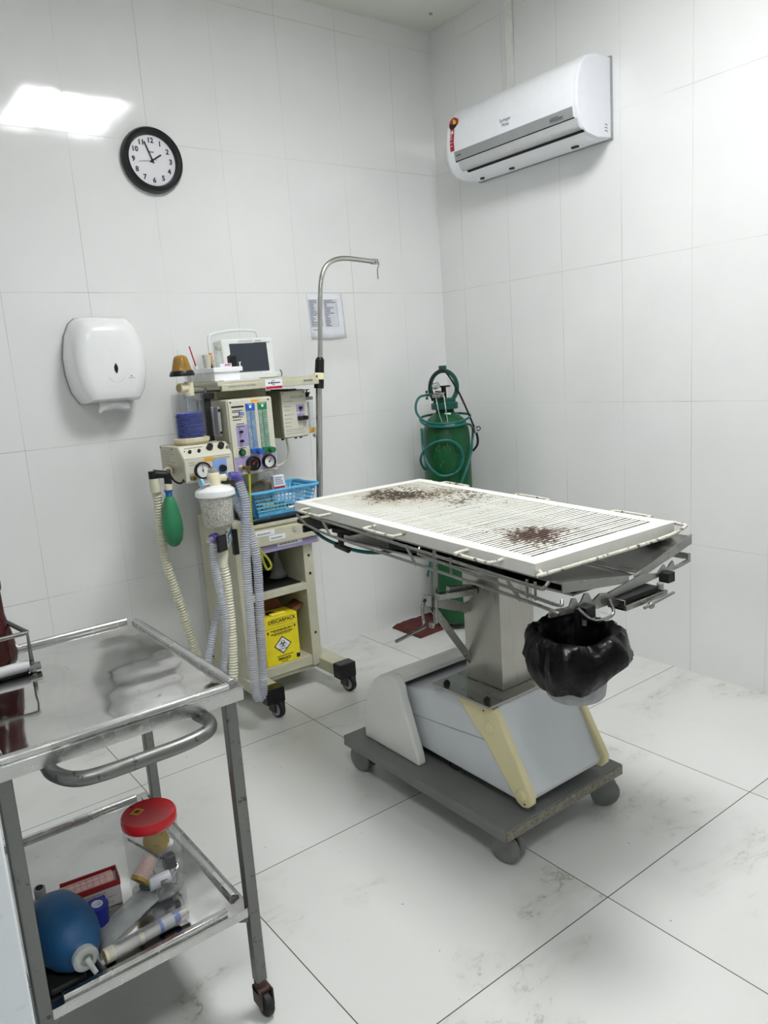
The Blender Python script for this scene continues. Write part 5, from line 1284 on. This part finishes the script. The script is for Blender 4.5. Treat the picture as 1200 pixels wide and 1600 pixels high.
# upper left: rack with oxblood bottle
t = thing('steel_rack', 'white tray rack with bent steel rod frame at left end of trolley top', 'rack', (-2.60, -1.33, TZ))
rz = TZ + .0005
MB().prism([(-2.700, -1.395), (-2.545, -1.385), (-2.545, -1.345), (-2.600, -1.240), (-2.700, -1.225)], 'z', rz, rz + .012).build('tray', 'whitem', t, .003)
MB().cyl((-2.70, -1.395, rz + .016), (-2.545, -1.390, rz + .016), .013, .013, 18).build('roller', 'lgrey', t)
ro = [(-2.538, -1.395, rz + .008), (-2.538, -1.395, rz + .092), (-2.700, -1.400, rz + .092)]
MB().tube(ro, .0055, 10).tube([(-2.538, -1.395, rz + .093), (-2.600, -1.29, rz + .135), (-2.690, -1.28, rz + .135)], .0055, 10).build('rod_frame', 'galv', t)
MB().cyl((-2.548, -1.395, rz + .011), (-2.522, -1.395, rz + .011), .0095, .0095, 8).ball((-2.538, -1.395, rz + .008), .010, n=12).build('rod_nut', 'galv', t)
t = thing('plastic_bottle', 'dark oxblood red plastic bottle standing on white rack at left edge', 'bottle', (-2.604, -1.335, rz + .012))
MB().lathe([(.001, 0), (.042, 0), (.048, .010), (.052, .03), (.047, .07), (.040, .105), (.037, .12), (.036, .175), (.034, .18)], (-2.604, -1.335, rz + .012), n=40).build('body', 'bottlered', t, ang=50)
MB().lathe([(.0385, .178), (.0395, .182), (.0395, .196), (.036, .203), (.001, .204)], (-2.604, -1.335, rz + .012), n=40).build('lid', 'bottlered', t)

# ------------------------------------------------------------------ things on the lower tray
Z0 = SZ + .0006
jc = (-2.393, -1.608)
t = thing('plastic_jar', 'clear plastic jar with red screw lid on the lower trolley tray', 'jar', (*jc, Z0))
MB().lathe([(.054, 0), (.057, .004), (.0585, .02), (.0585, .155), (.056, .166), (.055, .168)], (*jc, Z0), n=48, caps=False).cyl((*jc, Z0), (*jc, Z0 + .0015), .057, .057, 40).build('wall', 'clearp', t)
MB().lathe([(.0580, .160), (.0597, .162), (.0597, .178), (.0575, .182), (.057, .183), (.054, .1815), (.001, .1815)], (*jc, Z0), n=56).build('lid', 'jarred', t, ang=50)
b = MB(); Mj = Matrix.Translation((jc[0] - .018, jc[1] + .020, Z0 + .1816)) @ Matrix.Rotation(R(35), 4, 'Z'); b.bx(-.012, .012, -.011, .011, 0, .0006, Mj); st = b.build('lid_sticker', 'orange', t)
MB().bx(-.006, .006, -.006, .006, .0006, .001, Mj).build('sticker_mark', 'kraft', st)
def inj(x, y, z): return Vector((jc[0] + x, jc[1] + y, Z0 + z))
t = thing('adhesive_tape_roll', 'yellow rimmed roll of pink tape lying inside the red lidded jar', 'tape roll', inj(-.02, 0, .03))
dv = Vector((-.032, -.018, -.026))
MB().cyl(inj(-.012, -.012, .082), inj(-.012, -.012, .082) + dv, .0175, .0175, 24).build('tape', 'gauze', t)
MB().lathe([(.0205, 0), (.0205, .007), (.013, .007), (.013, 0)], inj(-.012, -.012, .082) + dv, dv, 24, caps=False).build('rim', pm('ochre_plastic', (176, 146, 50), .4), t)
MB().cyl(inj(-.012, -.012, .082) + dv, inj(-.012, -.012, .082) + dv * 1.1, .013, .013, 20).build('core', 'kraft', t)
o = MB().lathe([(.001, 0), (.026, 0), (.029, .002), (.029, .005), (.022, .007), (.001, .007)], inj(.012, .008, .105), Vector((-.45, -.8, .25)), 30).build('brass_disc', pm('golden_disc', (186, 160, 40), .3, metal=.4, var=.1), org=inj(.012, .008, .1)); tag(o, 'golden round disc leaning against the wall inside the jar', 'disc')
tag(MB().beam(inj(-.05, .01, .135), inj(.034, -.022, .045), .007, .002).build('steel_ruler', 'steelh', org=inj(0, 0, .1)), 'narrow steel strip leaning diagonally inside the jar', 'steel strip')
t = thing('medicine_vial', 'small white vial with printed label lying in the jar', 'vial', inj(0, -.03, .03))
MB().cyl(inj(-.028, -.030, .032), inj(.018, -.034, .034), .0145, .0145, 24).build('body', 'paper', t, .001)
b = MB()
for k in range(4): b.bx(jc[0] - .008, jc[0] + .008, jc[1] - .047, jc[1] - .0455, Z0 + .027 + k * .0035, Z0 + .0285 + k * .0035)
b.build('print', 'ink', t)
b = MB()
for k in range(3):
    pts = [inj(.018 + (.022 + k * .004) * math.cos(a), -.012 + (.022 + k * .003) * math.sin(a), .018 + .012 * k + .014 * math.sin(a * 2 + k)) for a in [2 * PI * i / 30 for i in range(30)]]
    b.tube(pts, .0013, 6, closed=True)
tag(b.build('coiled_wire', 'chrome', org=inj(.01, 0, .03)), 'thin silver wire coiled at the bottom of the jar', 'wire')
t = thing('black_connector', 'black plastic connector block in right side of the jar', 'connector', inj(.03, -.01, .04))
MB().bx(jc[0] + .012, jc[0] + .038, jc[1] - .03, jc[1] - .008, Z0 + .044, Z0 + .075).build('body', 'black', t, .002)
tag(MB().lathe([(.001, 0), (.016, 0), (.019, .006), (.016, .012), (.001, .013)], inj(-.02, .01, .002), n=20).build('dark_stopper', 'rubber', org=inj(-.02, .01, .002)), 'dark rubber stopper lying on the bottom of the jar', 'stopper')
tag(MB().ball(inj(.035, -.004, .093), .010, 1, 1, .9, 14).build('cotton_ball', 'tissue', org=inj(.035, -.004, .09)), 'small white cotton ball above the connector in the jar', 'cotton ball')

# resuscitator bag
t = thing('resuscitator_bag', 'blue silicone manual resuscitator bag with clear valve lying on lower tray', 'resuscitator', (-2.605, -1.62, Z0))
ax0 = Vector((-2.624, -1.622, .326)); ax1 = Vector((-2.604, -1.790, .3235)); dA = (ax1 - ax0); LA = dA.length
pr_ = [(.010, -.012), (.030, -.008), (.045, .004), (.056, .022), (.061, .050), (.061, .090), (.060, .105), (.059, .108), (.054, .128), (.044, .148), (.030, .163), (.020, .168), (.019, .180)]
MB().lathe(pr_, ax0, dA, 44).build('bag', 'ambu', t, ang=70)
MB().lathe([(.018, 0), (.023, .002), (.024, .014), (.019, .018), (.012, .018), (.010, .012), (.001, .012)], ax0 + dA.normalized() * .172, dA, 28).build('intake_valve', 'ambud', t)
MB().cyl(ax0 + dA.normalized() * .190 + Vector((0, 0, .002)), ax0 + dA.normalized() * .212 + Vector((.006, -.0, -.018)), .006, .0045, 12).build('oxygen_nipple', 'ambud', t)
b = MB(); c_ = ax0 - dA.normalized() * .012
b.lathe([(.012, 0), (.020, -.010), (.023, -.018), (.018, -.030), (.012, -.034), (.001, -.035)], c_, dA, 24).cyl(c_ - dA.normalized() * .022, c_ - dA.normalized() * .024 + Vector((0, -.004, .040)), .012, .011, 20).build('patient_valve', 'ambud', t)
MB().cyl(c_ - dA.normalized() * .024 + Vector((0, -.004, .040)), c_ - dA.normalized() * .024 + Vector((0, -.0043, .042)), .0075, .0075, 16).build('valve_mouth', 'darkgap', t)
# black pouch under it
o = MB().bx(-2.668, -2.600, -1.783, -1.62, Z0, Z0 + .012).build('black_pouch', 'rubber', org=(-2.6, -1.71, Z0), bevel=.010, seg=3)
tag(o, 'dark blue black rubber pouch lying under the blue resuscitator', 'pouch')

# carton of gauze
t = thing('open_carton', 'opened red and white carton lying behind the blue tape roll', 'box', (-2.50, -1.56, Z0))
Mc = Matrix.Translation((-2.528, -1.575, Z0)) @ Matrix.Rotation(R(-8), 4, 'Z')
b = MB(); b.bx(-.058, .058, -.025, -.0235, 0, .056, Mc).bx(-.058, .058, .0235, .025, 0, .060, Mc).bx(.0565, .058, -.025, .025, 0, .060, Mc).bx(-.058, .058, -.025, .025, 0, .0015, Mc); b.build('walls', 'carton', t)
b = MB(); b.bx(-.058, .059, -.0258, -.025, .045, .0585, Mc).bx(.0565, .0595, -.0255, .0255, .045, .062, Mc).bx(-.058, .059, .022, .0258, .052, .062, Mc); b.build('red_edge', 'cartonr', t)
F = Face(Mc @ Vector((-.02, -.0252, .042)), Mc.to_3x3() @ Vector((.072, 0, 0)), Vector((0, 0, -.036))); b = MB(); F.lines(b, .05, .95, [i / 8 for i in range(1, 8)], .018, .0002, .5, 5); b.build('print', 'greyink', t)
t = thing('gauze_roll', 'pink checked gauze roll standing out of the opened carton', 'gauze roll', (-2.51, -1.575, Z0 + .04))
q0 = Mc @ Vector((-.062, -.004, .046)); q1 = Mc @ Vector((.048, .002, .044))
MB().cyl(q0, q1, .0205, .0205, 26).build('roll', 'gauze', t, .002)
b = MB(); x_, y_, d_ = basis(q1 - q0)
for k in range(9):
    c_ = q0.lerp(q1, .04 + k * .115); b.tube([c_ + x_ * .0207 * math.cos(a) + y_ * .0207 * math.sin(a) for a in [2 * PI * i / 24 for i in range(24)]], .0006, 5, closed=True)
for k in range(12):
    a = 2 * PI * k / 12; o_ = x_ * .0207 * math.cos(a) + y_ * .0207 * math.sin(a); b.cyl(q0 + o_, q1 + o_, .0006, .0006, 5)
b.build('check_lines', pm('pink_lines', (206, 140, 136), .8), t)
# blue tape roll
t = thing('bandage_roll', 'dark blue cohesive bandage roll standing beside the opened carton', 'bandage roll', (-2.528, -1.66, Z0))
rc = Vector((-2.538, -1.645, Z0 + .002))
MB().lathe([(.0225, 0), (.0225, .048), (.0115, .048), (.0115, 0)], rc, (.06, -.05, 1), 34, caps=False).build('roll', 'tapeb', t)
MB().lathe([(.0115, .0005), (.0115, .0492), (.0095, .0492), (.0095, .0005)], rc, (.06, -.05, 1), 30, caps=False).build('core', 'paper', t)
MB().bx(.0, .026, .018, .026, .006, .044, Matrix.Translation(rc)).build('loose_end', 'tapeb', t, .002)
# clear packet
b = MB(); rows = []
for j in range(9):
    row = []
    for i in range(13):
        u, v = i / 12, j / 8
        x = -2.565 + .155 * u + .0 * v; y = -1.745 + .075 * v + .095 * u * .9 - .0
        row.append(b.bm.verts.new((x, y, Z0 + .005 + .008 * math.sin(PI * u) * math.sin(PI * v) + .004 * noise.noise(Vector((u * 7, v * 7, 3))))))
    rows.append(row)
for j in range(8):
    for i in range(12): b.face([rows[j][i], rows[j][i+1], rows[j+1][i+1], rows[j+1][i]])
o = b.build('clear_packet', pm('cloudy_film', (206, 212, 212), .18, var=.08, alpha=.42, bump=.5, bs=60), org=(-2.49, -1.67, Z0)); m = o.modifiers.new('thickness', 'SOLIDIFY'); m.thickness = .002
tag(o, 'clear plastic medical packet lying flat before the bandage roll', 'packet')
# big syringe in wrap
t = thing('wrapped_syringe', 'large wrapped syringe with blue end lying along the front rail of tray', 'syringe', (-2.47, -1.755, Z0 + .012))
s0 = Vector((-2.560, -1.768, Z0 + .0165)); s1 = Vector((-2.382, -1.755, Z0 + .0165)); dv = (s1 - s0)
MB().cyl(s0, s0 + dv * .80, .0135, .0135, 20).build('barrel', 'syringe', t, .001)
MB().cyl(s0 - dv * .01, s0 + dv * .10, .0150, .0145, 20).cyl(s0 + dv * .38, s0 + dv * .43, .0142, .0142, 20).build('end_piece', 'beige', t)
MB().cyl(s0 + dv * .62, s0 + dv * .88, .0142, .010, 18).build('blue_tip', pm('bright_blue_plastic', (30, 72, 170), .35), t)
MB().cyl(s0 + dv * .88, s0 + dv * 1.0, .0065, .0055, 14).build('nozzle', 'beige', t)
MB().cyl(s0 + dv * .02, s0 + dv * .97, .0158, .0145, 14).build('wrapper', 'film', t)
b = MB(); F = Face(s0 + dv * .12 + Vector((0, 0, .0165)), dv * .5, Vector((.004, -.010, 0))); F.lines(b, 0, 1, (.1, .5, .9), .1, 0, .1, 3); b.build('print', 'greyink', t)

# ------------------------------------------------------------------ white cabinet at the left edge
t = thing('white_cabinet', 'smooth white cabinet at the bottom left beside trolley leg', 'cabinet', (-3.0, -2.0, 0))
MB().bx(-3.25, -2.724, -2.0, -1.46, .03, .86).build('body', 'cabinet', t, .004)
MB().bx(-3.23, -2.74, -1.98, -1.48, 0, .03).build('plinth', 'grey', t)
